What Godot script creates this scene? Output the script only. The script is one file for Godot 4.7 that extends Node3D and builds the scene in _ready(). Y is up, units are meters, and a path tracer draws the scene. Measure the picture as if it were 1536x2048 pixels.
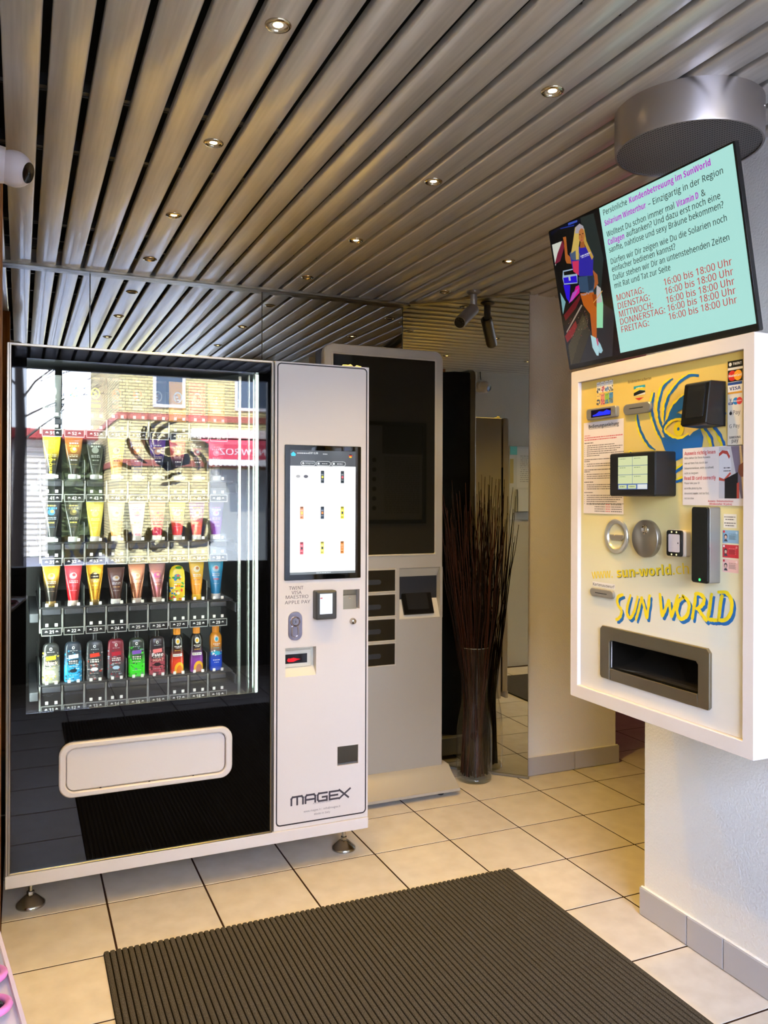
extends Node3D

const HC := 2.395            # ceiling height
const MZ := -2.945           # front plane of the vending machine
const BZ := -1.72875         # middle of the wall machine along the wall
const RX := 1.905            # right wall face
var origin := {}             # where a thing's own axes start, in the coordinates its parts are written in
var cache := {}
var fonts := {}
var text_base := {}
var rng := RandomNumberGenerator.new()


# ---------------------------------------------------------------- mesh building
class MB:
	var v := PackedVector3Array()
	var n := PackedVector3Array()
	var uv := PackedVector2Array()
	var xf := Transform3D.IDENTITY

	func tri(a: Vector3, b: Vector3, c: Vector3, na: Vector3, nb: Vector3, nc: Vector3, ua := Vector2.ZERO, ub := Vector2.ZERO, uc := Vector2.ZERO) -> void:
		if (b - a).cross(c - a).dot(na + nb + nc) > 0.0:
			var t := b
			b = c
			c = t
			var tn := nb
			nb = nc
			nc = tn
			var tu := ub
			ub = uc
			uc = tu
		v.append_array([xf * a, xf * b, xf * c])
		n.append_array([(xf.basis * na).normalized(), (xf.basis * nb).normalized(), (xf.basis * nc).normalized()])
		uv.append_array([ua, ub, uc])

	func quad(a: Vector3, b: Vector3, c: Vector3, d: Vector3, nn: Vector3, u0 := Vector2(0, 1), u1 := Vector2(1, 0)) -> void:
		var ub := Vector2(u1.x, u0.y)
		var ud := Vector2(u0.x, u1.y)
		tri(a, b, c, nn, nn, nn, u0, ub, u1)
		tri(a, c, d, nn, nn, nn, u0, u1, ud)

	# upright rectangle facing +z, lower left to upper right
	func face(x0: float, y0: float, x1: float, y1: float, z: float, u0 := Vector2(0, 1), u1 := Vector2(1, 0)) -> void:
		quad(Vector3(x0, y0, z), Vector3(x1, y0, z), Vector3(x1, y1, z), Vector3(x0, y1, z), Vector3(0, 0, 1), u0, u1)

	func box(lo: Vector3, hi: Vector3, bev := 0.0) -> void:
		var c := (lo + hi) / 2.0
		var h := (hi - lo) / 2.0
		bev = minf(bev, minf(h.x, minf(h.y, h.z)) * 0.9)
		for ax in 3:
			var bx := (ax + 1) % 3
			var cx := (ax + 2) % 3
			for s in [-1.0, 1.0]:
				var nn := Vector3.ZERO
				nn[ax] = s
				var p: Array[Vector3] = []
				for k in [[-1, -1], [1, -1], [1, 1], [-1, 1]]:
					var q := Vector3.ZERO
					q[ax] = s * h[ax]
					q[bx] = k[0] * (h[bx] - bev)
					q[cx] = k[1] * (h[cx] - bev)
					p.append(c + q)
				quad(p[0], p[1], p[2], p[3], nn)
		if bev <= 0.0:
			return
		for ax in 3:
			var bx := (ax + 1) % 3
			var cx := (ax + 2) % 3
			for s in [-1.0, 1.0]:
				for t in [-1.0, 1.0]:
					var p: Array[Vector3] = []
					for k in [[-1, 0], [1, 0], [1, 1], [-1, 1]]:
						var q := Vector3.ZERO
						q[ax] = k[0] * (h[ax] - bev)
						q[bx] = s * (h[bx] - (bev if k[1] == 0 else 0.0))
						q[cx] = t * (h[cx] - (0.0 if k[1] == 0 else bev))
						p.append(c + q)
					var nn := Vector3.ZERO
					nn[bx] = s
					nn[cx] = t
					quad(p[0], p[1], p[2], p[3], nn.normalized())
		for sx in [-1.0, 1.0]:
			for sy in [-1.0, 1.0]:
				for sz in [-1.0, 1.0]:
					var s := Vector3(sx, sy, sz)
					var a := c + Vector3(sx * h.x, sy * (h.y - bev), sz * (h.z - bev))
					var b := c + Vector3(sx * (h.x - bev), sy * h.y, sz * (h.z - bev))
					var d := c + Vector3(sx * (h.x - bev), sy * (h.y - bev), sz * h.z)
					tri(a, b, d, s, s, s)

	# closed outline (x, y) pushed from z0 (back) to z1 (front, chamfered by bev)
	func prism(p: PackedVector2Array, z0: float, z1: float, bev := 0.0, back := true) -> void:
		var m := p.size()
		var inner := PackedVector2Array()
		var out: Array[Vector2] = []
		var sgn := 1.0 if Geometry2D.is_polygon_clockwise(p) else -1.0
		for i in m:
			var d := (p[(i + 1) % m] - p[i]).normalized()
			out.append(Vector2(-d.y, d.x) * sgn)
		for i in m:
			var a := out[(i + m - 1) % m]
			var b := out[i]
			var k := (a + b)
			inner.append(p[i] - k * (bev / maxf(0.3, 1.0 + a.dot(b))))
		var idx := Geometry2D.triangulate_polygon(inner)
		for i in range(0, idx.size(), 3):
			var q: Array[Vector3] = []
			for j in 3:
				q.append(Vector3(inner[idx[i + j]].x, inner[idx[i + j]].y, z1))
			var f := Vector3(0, 0, 1)
			tri(q[0], q[1], q[2], f, f, f)
			if back:
				tri(Vector3(q[0].x, q[0].y, z0), Vector3(q[1].x, q[1].y, z0), Vector3(q[2].x, q[2].y, z0), -f, -f, -f)
		for i in m:
			var j := (i + 1) % m
			var na := _soft(out[(i + m - 1) % m], out[i], true)
			var nb := _soft(out[i], out[j], false)
			var a := Vector3(p[i].x, p[i].y, z0)
			var b := Vector3(p[j].x, p[j].y, z0)
			var c := Vector3(p[j].x, p[j].y, z1 - bev)
			var d := Vector3(p[i].x, p[i].y, z1 - bev)
			tri(a, b, c, na, nb, nb)
			tri(a, c, d, na, nb, na)
			if bev > 0.0:
				var e := Vector3(inner[i].x, inner[i].y, z1)
				var g := Vector3(inner[j].x, inner[j].y, z1)
				var ea := (na + Vector3(0, 0, 1)).normalized()
				var eb := (nb + Vector3(0, 0, 1)).normalized()
				tri(d, c, g, ea, eb, eb)
				tri(d, g, e, ea, eb, ea)

	func _soft(a: Vector2, b: Vector2, second: bool) -> Vector3:
		var k := (a + b).normalized() if a.dot(b) > 0.75 else (b if second else a)
		return Vector3(k.x, k.y, 0)

	# frame between two outlines with as many points each
	func ring(p: PackedVector2Array, q: PackedVector2Array, z0: float, z1: float, bev := 0.0) -> void:
		var m := p.size()
		for i in m:
			var j := (i + 1) % m
			var po := (p[i] - q[i]).normalized() * bev
			var pj := (p[j] - q[j]).normalized() * bev
			var f := Vector3(0, 0, 1)
			var a := _at(p[i] - po, z1)
			var b := _at(p[j] - pj, z1)
			var c := _at(q[j] + pj, z1)
			var d := _at(q[i] + po, z1)
			quad(a, b, c, d, f)
			var e := Vector3(po.x + pj.x, po.y + pj.y, 0).normalized() if bev > 0.0 else _at((p[i] - q[i]) + (p[j] - q[j]), 0).normalized()
			if bev > 0.0:
				quad(_at(p[i], z1 - bev), _at(p[j], z1 - bev), b, a, (e + f).normalized())
				quad(_at(q[i], z1 - bev), _at(q[j], z1 - bev), c, d, (f - e).normalized())
			var dd := p[j] - p[i]
			var so := Vector3(-dd.y, dd.x, 0).normalized()
			if so.dot(e) < 0.0:
				so = -so
			quad(_at(p[i], z0), _at(p[j], z0), _at(p[j], z1 - bev), _at(p[i], z1 - bev), so)
			quad(_at(q[i], z0), _at(q[j], z0), _at(q[j], z1 - bev), _at(q[i], z1 - bev), -so)

	func _at(p: Vector2, z: float) -> Vector3:
		return Vector3(p.x, p.y, z)

	# profile of (radius, height) turned about the y axis
	func lathe(p: Array, seg := 24) -> void:
		var m := p.size()
		var nor: Array = []
		for i in m - 1:
			var d: Vector2 = p[i + 1] - p[i]
			nor.append(Vector2(d.y, -d.x).normalized())
		for i in m - 1:
			var a: Vector2 = nor[i]
			var na := a
			var nb := a
			if i > 0 and a.dot(nor[i - 1]) > 0.7:
				na = (a + nor[i - 1]).normalized()
			if i < m - 2 and a.dot(nor[i + 1]) > 0.7:
				nb = (a + nor[i + 1]).normalized()
			for k in seg:
				var t0 := TAU * k / seg
				var t1 := TAU * (k + 1) / seg
				var c0 := Vector3(cos(t0), 0, sin(t0))
				var c1 := Vector3(cos(t1), 0, sin(t1))
				var y0 := Vector3(0, p[i].y, 0)
				var y1 := Vector3(0, p[i + 1].y, 0)
				var n00 := c0 * na.x + Vector3(0, na.y, 0)
				var n10 := c1 * na.x + Vector3(0, na.y, 0)
				var n01 := c0 * nb.x + Vector3(0, nb.y, 0)
				var n11 := c1 * nb.x + Vector3(0, nb.y, 0)
				var u0 := float(k) / seg
				var u1 := float(k + 1) / seg
				if p[i].x > 0.0:
					tri(c0 * p[i].x + y0, c1 * p[i].x + y0, c1 * p[i + 1].x + y1, n00, n10, n11, Vector2(u0, 0), Vector2(u1, 0), Vector2(u1, 1))
				if p[i + 1].x > 0.0:
					tri(c0 * p[i].x + y0, c1 * p[i + 1].x + y1, c0 * p[i + 1].x + y1, n00, n11, n01, Vector2(u0, 0), Vector2(u1, 1), Vector2(u0, 1))

	func tube(pts: Array, rad: Array, seg := 8, cap := true) -> void:
		var m := pts.size()
		var up := Vector3(0.31, 0.2, 0.93)
		var rows: Array = []
		for i in m:
			var d: Vector3 = (pts[mini(i + 1, m - 1)] - pts[maxi(i - 1, 0)]).normalized()
			var a := d.cross(up).normalized()
			var b := d.cross(a).normalized()
			up = b.cross(d).normalized() if absf(d.dot(up)) > 0.98 else up
			var row: Array = []
			for k in seg:
				var t := TAU * k / seg
				row.append(a * cos(t) + b * sin(t))
			rows.append(row)
		for i in m - 1:
			for k in seg:
				var l := (k + 1) % seg
				var a: Vector3 = rows[i][k]
				var b: Vector3 = rows[i][l]
				var c: Vector3 = rows[i + 1][l]
				var d: Vector3 = rows[i + 1][k]
				tri(pts[i] + a * rad[i], pts[i] + b * rad[i], pts[i + 1] + c * rad[i + 1], a, b, c)
				tri(pts[i] + a * rad[i], pts[i + 1] + c * rad[i + 1], pts[i + 1] + d * rad[i + 1], a, c, d)
		if cap:
			for e in [0, m - 1]:
				var d: Vector3 = (pts[e] - pts[1 if e == 0 else m - 2]).normalized()
				for k in seg:
					tri(pts[e], pts[e] + rows[e][k] * rad[e], pts[e] + rows[e][(k + 1) % seg] * rad[e], d, d, d)

	# rows of points round an axis, each row closed; u runs over the front half, v along the rows
	func loft(rows: Array, vs: Array, ends := true) -> void:
		var m := rows.size()
		var k := (rows[0] as Array).size()
		var mids: Array[Vector3] = []
		for r in rows:
			var c := Vector3.ZERO
			for q in r:
				c += q
			mids.append(c / k)
		var nor: Array = []
		for i in m:
			var row: Array = []
			for j in k:
				var du: Vector3 = rows[i][(j + 1) % k] - rows[i][(j + k - 1) % k]
				var dv: Vector3 = rows[mini(i + 1, m - 1)][j] - rows[maxi(i - 1, 0)][j]
				var q := du.cross(dv).normalized()
				if q.dot(rows[i][j] - mids[i]) < 0.0:
					q = -q
				row.append(q)
			nor.append(row)
		var lo := 1e9
		var hi := -1e9
		for r in rows:
			for q in r:
				lo = minf(lo, q.x)
				hi = maxf(hi, q.x)
		for i in m - 1:
			for j in k:
				var l := (j + 1) % k
				var p: Array = [rows[i][j], rows[i][l], rows[i + 1][l], rows[i + 1][j]]
				var q: Array = [nor[i][j], nor[i][l], nor[i + 1][l], nor[i + 1][j]]
				var w: Array[Vector2] = []
				for e in 4:
					w.append(Vector2(clampf((p[e].x - lo) / (hi - lo), 0.02, 0.98), vs[i] if e < 2 else vs[i + 1]))
				tri(p[0], p[1], p[2], q[0], q[1], q[2], w[0], w[1], w[2])
				tri(p[0], p[2], p[3], q[0], q[2], q[3], w[0], w[2], w[3])
		if ends:
			for e in [0, m - 1]:
				var d: Vector3 = (mids[e] - mids[1 if e == 0 else m - 2]).normalized()
				for j in k:
					tri(mids[e], rows[e][j], rows[e][(j + 1) % k], d, d, d, Vector2(0.5, vs[e]), Vector2(0.5, vs[e]), Vector2(0.5, vs[e]))

	# brush stroke lying on a plane z: points (x, y), half width w, ragged by r
	func stroke(p: Array, w: float, z: float, r := 0.0, thin := 0.35) -> void:
		var pts: Array[Vector2] = []
		for i in p.size() - 1:
			for k in 4:
				var t := k / 4.0
				var a: Vector2 = p[maxi(i - 1, 0)]
				var d: Vector2 = p[mini(i + 2, p.size() - 1)]
				pts.append((p[i] as Vector2).cubic_interpolate(p[i + 1], a, d, t))
		pts.append(p[-1])
		var m := pts.size()
		var l: Array[Vector3] = []
		var o: Array[Vector3] = []
		for i in m:
			var d := (pts[mini(i + 1, m - 1)] - pts[maxi(i - 1, 0)]).normalized()
			var t := float(i) / (m - 1)
			var ww := w * (thin + (1.0 - thin) * minf(1.0, 4.0 * minf(t + 0.08, 1.0 - t + 0.02)))
			var s := Vector2(-d.y, d.x)
			var j1 := 1.0 + r * (2.0 * fposmod(sin(i * 12.9898 + p[0].x * 78.2) * 43758.5, 1.0) - 1.0)
			var j2 := 1.0 + r * (2.0 * fposmod(sin(i * 39.346 + p[0].y * 11.13) * 24634.6, 1.0) - 1.0)
			l.append(_at(pts[i] + s * ww * j1, z))
			o.append(_at(pts[i] - s * ww * j2, z))
		for i in m - 1:
			quad(l[i], o[i], o[i + 1], l[i + 1], Vector3(0, 0, 1))

	func flat(p: PackedVector2Array, z: float) -> void:
		var idx := Geometry2D.triangulate_polygon(p)
		var f := Vector3(0, 0, 1)
		for i in range(0, idx.size(), 3):
			tri(_at(p[idx[i]], z), _at(p[idx[i + 1]], z), _at(p[idx[i + 2]], z), f, f, f)

	func disc(x: float, y: float, r: float, z: float, seg := 24) -> void:
		var p := PackedVector2Array()
		for k in seg:
			p.append(Vector2(x + r * cos(TAU * k / seg), y + r * sin(TAU * k / seg)))
		flat(p, z)

	func made() -> ArrayMesh:
		var a := []
		a.resize(Mesh.ARRAY_MAX)
		a[Mesh.ARRAY_VERTEX] = v
		a[Mesh.ARRAY_NORMAL] = n
		a[Mesh.ARRAY_TEX_UV] = uv
		var m := ArrayMesh.new()
		m.add_surface_from_arrays(Mesh.PRIMITIVE_TRIANGLES, a)
		return m


func rrect(x0: float, y0: float, x1: float, y1: float, r: float, seg := 5) -> PackedVector2Array:
	var p := PackedVector2Array()
	var c := [Vector2(x1 - r, y1 - r), Vector2(x0 + r, y1 - r), Vector2(x0 + r, y0 + r), Vector2(x1 - r, y0 + r)]
	for k in 4:
		for i in seg + 1:
			var t := PI / 2.0 * (k + float(i) / seg)
			p.append(c[k] + Vector2(cos(t), sin(t)) * r)
	return p


# flat plate facing +z with rectangular holes [x0, y0, x1, y1], the holes' rims going back by depth
func holed(b: MB, x0: float, y0: float, x1: float, y1: float, z: float, holes: Array, depth: float) -> void:
	var xs := [x0, x1]
	var ys := [y0, y1]
	for h in holes:
		xs.append_array([h[0], h[2]])
		ys.append_array([h[1], h[3]])
	xs.sort()
	ys.sort()
	for i in xs.size() - 1:
		for j in ys.size() - 1:
			if xs[i + 1] - xs[i] < 1e-5 or ys[j + 1] - ys[j] < 1e-5:
				continue
			var mx: float = (xs[i] + xs[i + 1]) / 2.0
			var my: float = (ys[j] + ys[j + 1]) / 2.0
			var open := false
			for h in holes:
				open = open or mx > h[0] and mx < h[2] and my > h[1] and my < h[3]
			if not open:
				b.face(xs[i], ys[j], xs[i + 1], ys[j + 1], z)
	for h in holes:
		var q := [Vector3(h[0], h[1], z), Vector3(h[2], h[1], z), Vector3(h[2], h[3], z), Vector3(h[0], h[3], z)]
		var nn := [Vector3.UP, Vector3.LEFT, Vector3.DOWN, Vector3.RIGHT]
		for k in 4:
			var a: Vector3 = q[k]
			var c: Vector3 = q[(k + 1) % 4]
			var d := Vector3(0, 0, -depth)
			b.quad(a, c, c + d, a + d, nn[k])
	b.quad(Vector3(x0, y0, z), Vector3(x0, y1, z), Vector3(x0, y1, z - depth), Vector3(x0, y0, z - depth), Vector3.LEFT)
	b.quad(Vector3(x1, y0, z), Vector3(x1, y1, z), Vector3(x1, y1, z - depth), Vector3(x1, y0, z - depth), Vector3.RIGHT)
	b.quad(Vector3(x0, y0, z), Vector3(x1, y0, z), Vector3(x1, y0, z - depth), Vector3(x0, y0, z - depth), Vector3.DOWN)
	b.quad(Vector3(x0, y1, z), Vector3(x1, y1, z), Vector3(x1, y1, z - depth), Vector3(x0, y1, z - depth), Vector3.UP)


# ---------------------------------------------------------------- things, parts, setting
func thing(called: String, label: String, category: String, at := Vector3.ZERO, group := "") -> Node3D:
	var o := Node3D.new()
	o.name = numbered(called)
	add_child(o, true)
	o.position = at
	origin[o] = at
	tag(o, label, category, group)
	return o


func numbered(called: String) -> String:
	if not has_node(NodePath(called)):
		return called
	var k := 1
	while has_node(NodePath("%s_%03d" % [called, k])):
		k += 1
	return "%s_%03d" % [called, k]


func tag(o: Node3D, label: String, category := "", group := "") -> void:
	if label:
		o.set_meta("label", label)
	if category:
		o.set_meta("category", category)
	if group:
		o.set_meta("group", group)


func put(called: String, b: Variant, m: Material, parent: Node3D = null, label := "") -> MeshInstance3D:
	var o := MeshInstance3D.new()
	o.mesh = b.made() if b is MB else b
	o.set_surface_override_material(0, m)
	if parent == null:
		o.name = numbered(called)
		add_child(o, true)
	else:
		var k := 1
		var nm := called
		while parent.has_node(NodePath(nm)):
			nm = "%s_%03d" % [called, k]
			k += 1
		o.name = nm
		parent.add_child(o, true)
		if origin.has(parent):
			o.position = -origin[parent]
	if label:
		o.set_meta("label", label)
	return o


func struct(called: String, b: Variant, m: Material, label: String, category := "") -> MeshInstance3D:
	var o := put(called, b, m)
	o.set_meta("kind", "structure")
	tag(o, label, category)
	return o


func boxmesh(lo: Vector3, hi: Vector3, bev := 0.0) -> MB:
	var b := MB.new()
	b.box(lo, hi, bev)
	return b


func std(hex: String, rough := 0.5, metal := 0.0, spec := 0.5) -> StandardMaterial3D:
	var key := "%s %.3f %.3f %.3f" % [hex, rough, metal, spec]
	if not cache.has(key):
		var m := StandardMaterial3D.new()
		m.albedo_color = Color(hex)
		m.roughness = rough
		m.metallic = metal
		m.metallic_specular = spec
		cache[key] = m
	return cache[key]


func glow(hex: String, e: float, base := "101010") -> StandardMaterial3D:
	var key := "glow %s %.3f %s" % [hex, e, base]
	if not cache.has(key):
		var m := StandardMaterial3D.new()
		m.albedo_color = Color(base)
		m.roughness = 0.2
		m.emission_enabled = true
		m.emission = Color(hex)
		m.emission_energy_multiplier = e * 1.36
		cache[key] = m
	return cache[key]


func glass(alpha := 0.04, tint := "ffffff") -> StandardMaterial3D:
	var key := "glass %.3f %s" % [alpha, tint]
	if not cache.has(key):
		var m := StandardMaterial3D.new()
		m.albedo_color = Color(Color(tint), alpha)
		m.transparency = BaseMaterial3D.TRANSPARENCY_ALPHA
		m.roughness = 0.0
		cache[key] = m
	return cache[key]


func noise_tex(freq: float, c0: Color, c1: Color, size := 256, oct := 4, sd := 1) -> NoiseTexture2D:
	var f := FastNoiseLite.new()
	f.seed = sd
	f.noise_type = FastNoiseLite.TYPE_SIMPLEX_SMOOTH
	f.frequency = freq
	f.fractal_octaves = oct
	var g := Gradient.new()
	g.set_color(0, c0)
	g.set_color(1, c1)
	var t := NoiseTexture2D.new()
	t.width = size
	t.height = size
	t.seamless = true
	t.noise = f
	t.color_ramp = g
	return t


# ---------------------------------------------------------------- lettering
func font(kind: String) -> Font:
	if not fonts.has(kind):
		var f := SystemFont.new()
		f.font_names = PackedStringArray(["Droid Sans"])
		if kind.begins_with("bold"):
			f.font_weight = 700
		if kind.ends_with("slant"):
			var w := FontVariation.new()
			w.base_font = f
			w.variation_transform = Transform2D(Vector2(1, 0), Vector2(0.22, 1), Vector2.ZERO)
			fonts[kind] = w
		else:
			fonts[kind] = f
	return fonts[kind]


func letters(s: String, kind: String) -> TextMesh:
	var key := "text " + kind + " " + s
	if not cache.has(key):
		var t := TextMesh.new()
		t.text = s
		t.font = font(kind)
		t.font_size = 48
		t.pixel_size = 1.0 / 48.0
		t.depth = 0.012
		t.curve_step = 1.2
		cache[key] = t
	return cache[key]


# a line of print with its baseline at y, cap height cap, from x0 (to x1 when given; centred on x0 when mid)
func text(parent: Node3D, s: String, x0: float, y: float, z: float, cap: float, m: Material, x1 := NAN, mid := false, kind := "plain", called := "lettering", turn := 0.0) -> MeshInstance3D:
	if not text_base.has(kind):
		var hb := letters("H", kind).get_aabb()
		text_base[kind] = [hb.position.y, hb.size.y]
	var t := letters(s, kind)
	var bb := t.get_aabb()
	var k: float = cap / text_base[kind][1]
	var kx := k if is_nan(x1) else (x1 - x0) / bb.size.x
	var o := put(called, t, m, parent)
	var off := Vector3(-(bb.position.x + (bb.size.x / 2.0 if mid else 0.0)) * kx, -text_base[kind][0] * k, 0)
	var b := Basis(Vector3(0, 0, 1), turn) * Basis.from_scale(Vector3(kx, k, k * 0.6))
	o.transform = Transform3D(b, Vector3(x0, y, z) + Basis(Vector3(0, 0, 1), turn) * off + o.position)
	return o


# ---------------------------------------------------------------- painting prints
func paint(im: Image, pts: Array, c: Color) -> void:
	var m := pts.size() / 2
	var y0 := 100000
	var y1 := -1
	for i in m:
		y0 = mini(y0, int(pts[i * 2 + 1]))
		y1 = maxi(y1, int(pts[i * 2 + 1]))
	for y in range(maxi(y0, 0), mini(y1 + 1, im.get_height())):
		var xs := []
		for i in m:
			var j := (i + 1) % m
			var ay := float(pts[i * 2 + 1])
			var by := float(pts[j * 2 + 1])
			if (ay <= y + 0.5) != (by <= y + 0.5):
				xs.append(pts[i * 2] + (y + 0.5 - ay) / (by - ay) * (pts[j * 2] - pts[i * 2]))
		xs.sort()
		for k in range(0, xs.size() - 1, 2):
			var a := int(maxf(xs[k], 0))
			var b := int(minf(xs[k + 1], im.get_width()))
			if b > a:
				im.fill_rect(Rect2i(a, y, b - a, 1), c)


func blob(im: Image, x: float, y: float, rx: float, ry: float, c: Color) -> void:
	for yy in range(maxi(0, int(y - ry)), mini(im.get_height(), int(y + ry) + 1)):
		var d := 1.0 - pow((yy - y) / ry, 2)
		if d > 0.0:
			var w := rx * sqrt(d)
			var a := int(maxf(0, x - w))
			im.fill_rect(Rect2i(a, yy, maxi(1, int(minf(im.get_width(), x + w)) - a), 1), c)


func lines(im: Image, x0: int, y: int, x1: int, c: Color, h := 2) -> void:
	var x := x0
	while x < x1:
		var w := rng.randi_range(4, 15)
		im.fill_rect(Rect2i(x, y, mini(w, x1 - x), h), c)
		x += w + 3


func printed(im: Image, rough := 0.5, e := 0.0) -> StandardMaterial3D:
	var m := StandardMaterial3D.new()
	var t := ImageTexture.create_from_image(im)
	m.roughness = rough
	if e > 0.0:
		m.albedo_color = Color("0a0a0a")
		m.roughness = 0.15
		m.emission_enabled = true
		m.emission = Color.WHITE
		m.emission_operator = BaseMaterial3D.EMISSION_OP_MULTIPLY
		m.emission_texture = t
		m.emission_energy_multiplier = e * 1.36
	else:
		m.albedo_texture = t
	return m


func lamp_spot(x: float, z: float, lit: bool, label: String) -> void:
	var t := thing("ceiling_downlight", label, "downlight", Vector3(x, HC, z), "recessed downlights in the slatted ceiling")
	var b := MB.new()
	b.xf.origin = Vector3(x, HC, z)
	b.lathe([Vector2(0.0285, 0.0), Vector2(0.0285, -0.0015), Vector2(0.026, -0.0045), Vector2(0.0215, -0.005), Vector2(0.0195, -0.003), Vector2(0.0180, 0.006), Vector2(0.0175, 0.016), Vector2(0.0, 0.016)], 28)
	put("trim_ring", b, std("b9a98c", 0.16, 1.0), t)
	var c := MB.new()
	c.xf.origin = Vector3(x, HC, z)
	c.lathe([Vector2(0.0, -0.002), Vector2(0.008, -0.0013), Vector2(0.0130, 0.001), Vector2(0.0155, 0.005), Vector2(0.0155, 0.012), Vector2(0.0, 0.013)], 20)
	var o := put("bulb", c, glow("ffdca0", 22.0, "fff0d8") if lit else std("cfc6b4", 0.1, 0.6), t)
	if lit:
		var s := SpotLight3D.new()
		s.name = "downlight_beam"
		s.light_color = Color(1.0, 0.82, 0.37)
		s.light_energy = LAMP
		s.light_size = 0.02
		s.spot_range = 9.0
		s.spot_attenuation = 2.0
		s.spot_angle = 50.0
		s.spot_angle_attenuation = 0.9
		s.shadow_enabled = true
		s.rotation_degrees = Vector3(-90, 0, 0)
		t.add_child(s, true)
		s.position = Vector3(0, -0.009, 0)


const LAMP := 1.75


func _ready() -> void:
	rng.seed = 7
	var cam := Camera3D.new()
	cam.name = "camera"
	add_child(cam)
	cam.transform = Transform3D(Basis(Vector3.UP, -0.4141) * Basis(Vector3(0, 0, 1), 0.0032), Vector3(0, 1.389, 0))
	cam.keep_aspect = Camera3D.KEEP_HEIGHT
	cam.set_frustum(0.05 * 2048.0 / 1654.94, Vector2(0, -0.05 * 31.04 / 1654.94), 0.05, 200.0)
	cam.current = true

	var env := Environment.new()
	var sky := Sky.new()
	var sm := ProceduralSkyMaterial.new()
	sm.sky_top_color = Color(0.63, 0.71, 0.89)
	sm.sky_horizon_color = Color(0.90, 0.94, 0.985)
	sm.sky_curve = 0.2
	sm.sky_energy_multiplier = 6.0
	sm.ground_bottom_color = Color(0.5, 0.49, 0.47)
	sm.ground_horizon_color = Color(0.62, 0.62, 0.62)
	sm.ground_energy_multiplier = 3.0
	sky.sky_material = sm
	env.background_mode = Environment.BG_SKY
	env.sky = sky
	env.tonemap_mode = Environment.TONE_MAPPER_LINEAR
	env.tonemap_exposure = 0.66
	env.sdfgi_enabled = true
	env.ssao_enabled = true
	env.ssil_enabled = true
	var we := WorldEnvironment.new()
	we.name = "surroundings"
	we.environment = env
	add_child(we)

	var sun := DirectionalLight3D.new()
	sun.name = "sun"
	sun.light_color = Color(1.0, 0.98, 0.95)
	sun.light_energy = 14.0
	sun.light_angular_distance = 0.6
	sun.shadow_enabled = true
	sun.basis = Basis.looking_at(Vector3(0.45, -0.62, 0.72))
	add_child(sun)

	build_room()
	build_street()
	build_vending_machine()
	build_products()
	build_kiosk()
	build_wall_machine()
	build_television()
	build_small_things()


func plaster(hex: String, scale: float, depth: float) -> StandardMaterial3D:
	var m := StandardMaterial3D.new()
	m.albedo_color = Color(hex)
	m.roughness = 0.85
	m.metallic_specular = 0.3
	m.uv1_triplanar = true
	m.uv1_world_triplanar = true
	m.uv1_scale = Vector3.ONE * scale
	m.heightmap_enabled = true
	m.heightmap_scale = depth
	if not cache.has("plasternoise"):
		cache["plasternoise"] = noise_tex(0.03, Color.BLACK, Color.WHITE, 512, 4, 11)
	m.heightmap_texture = cache["plasternoise"]
	return m


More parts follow.
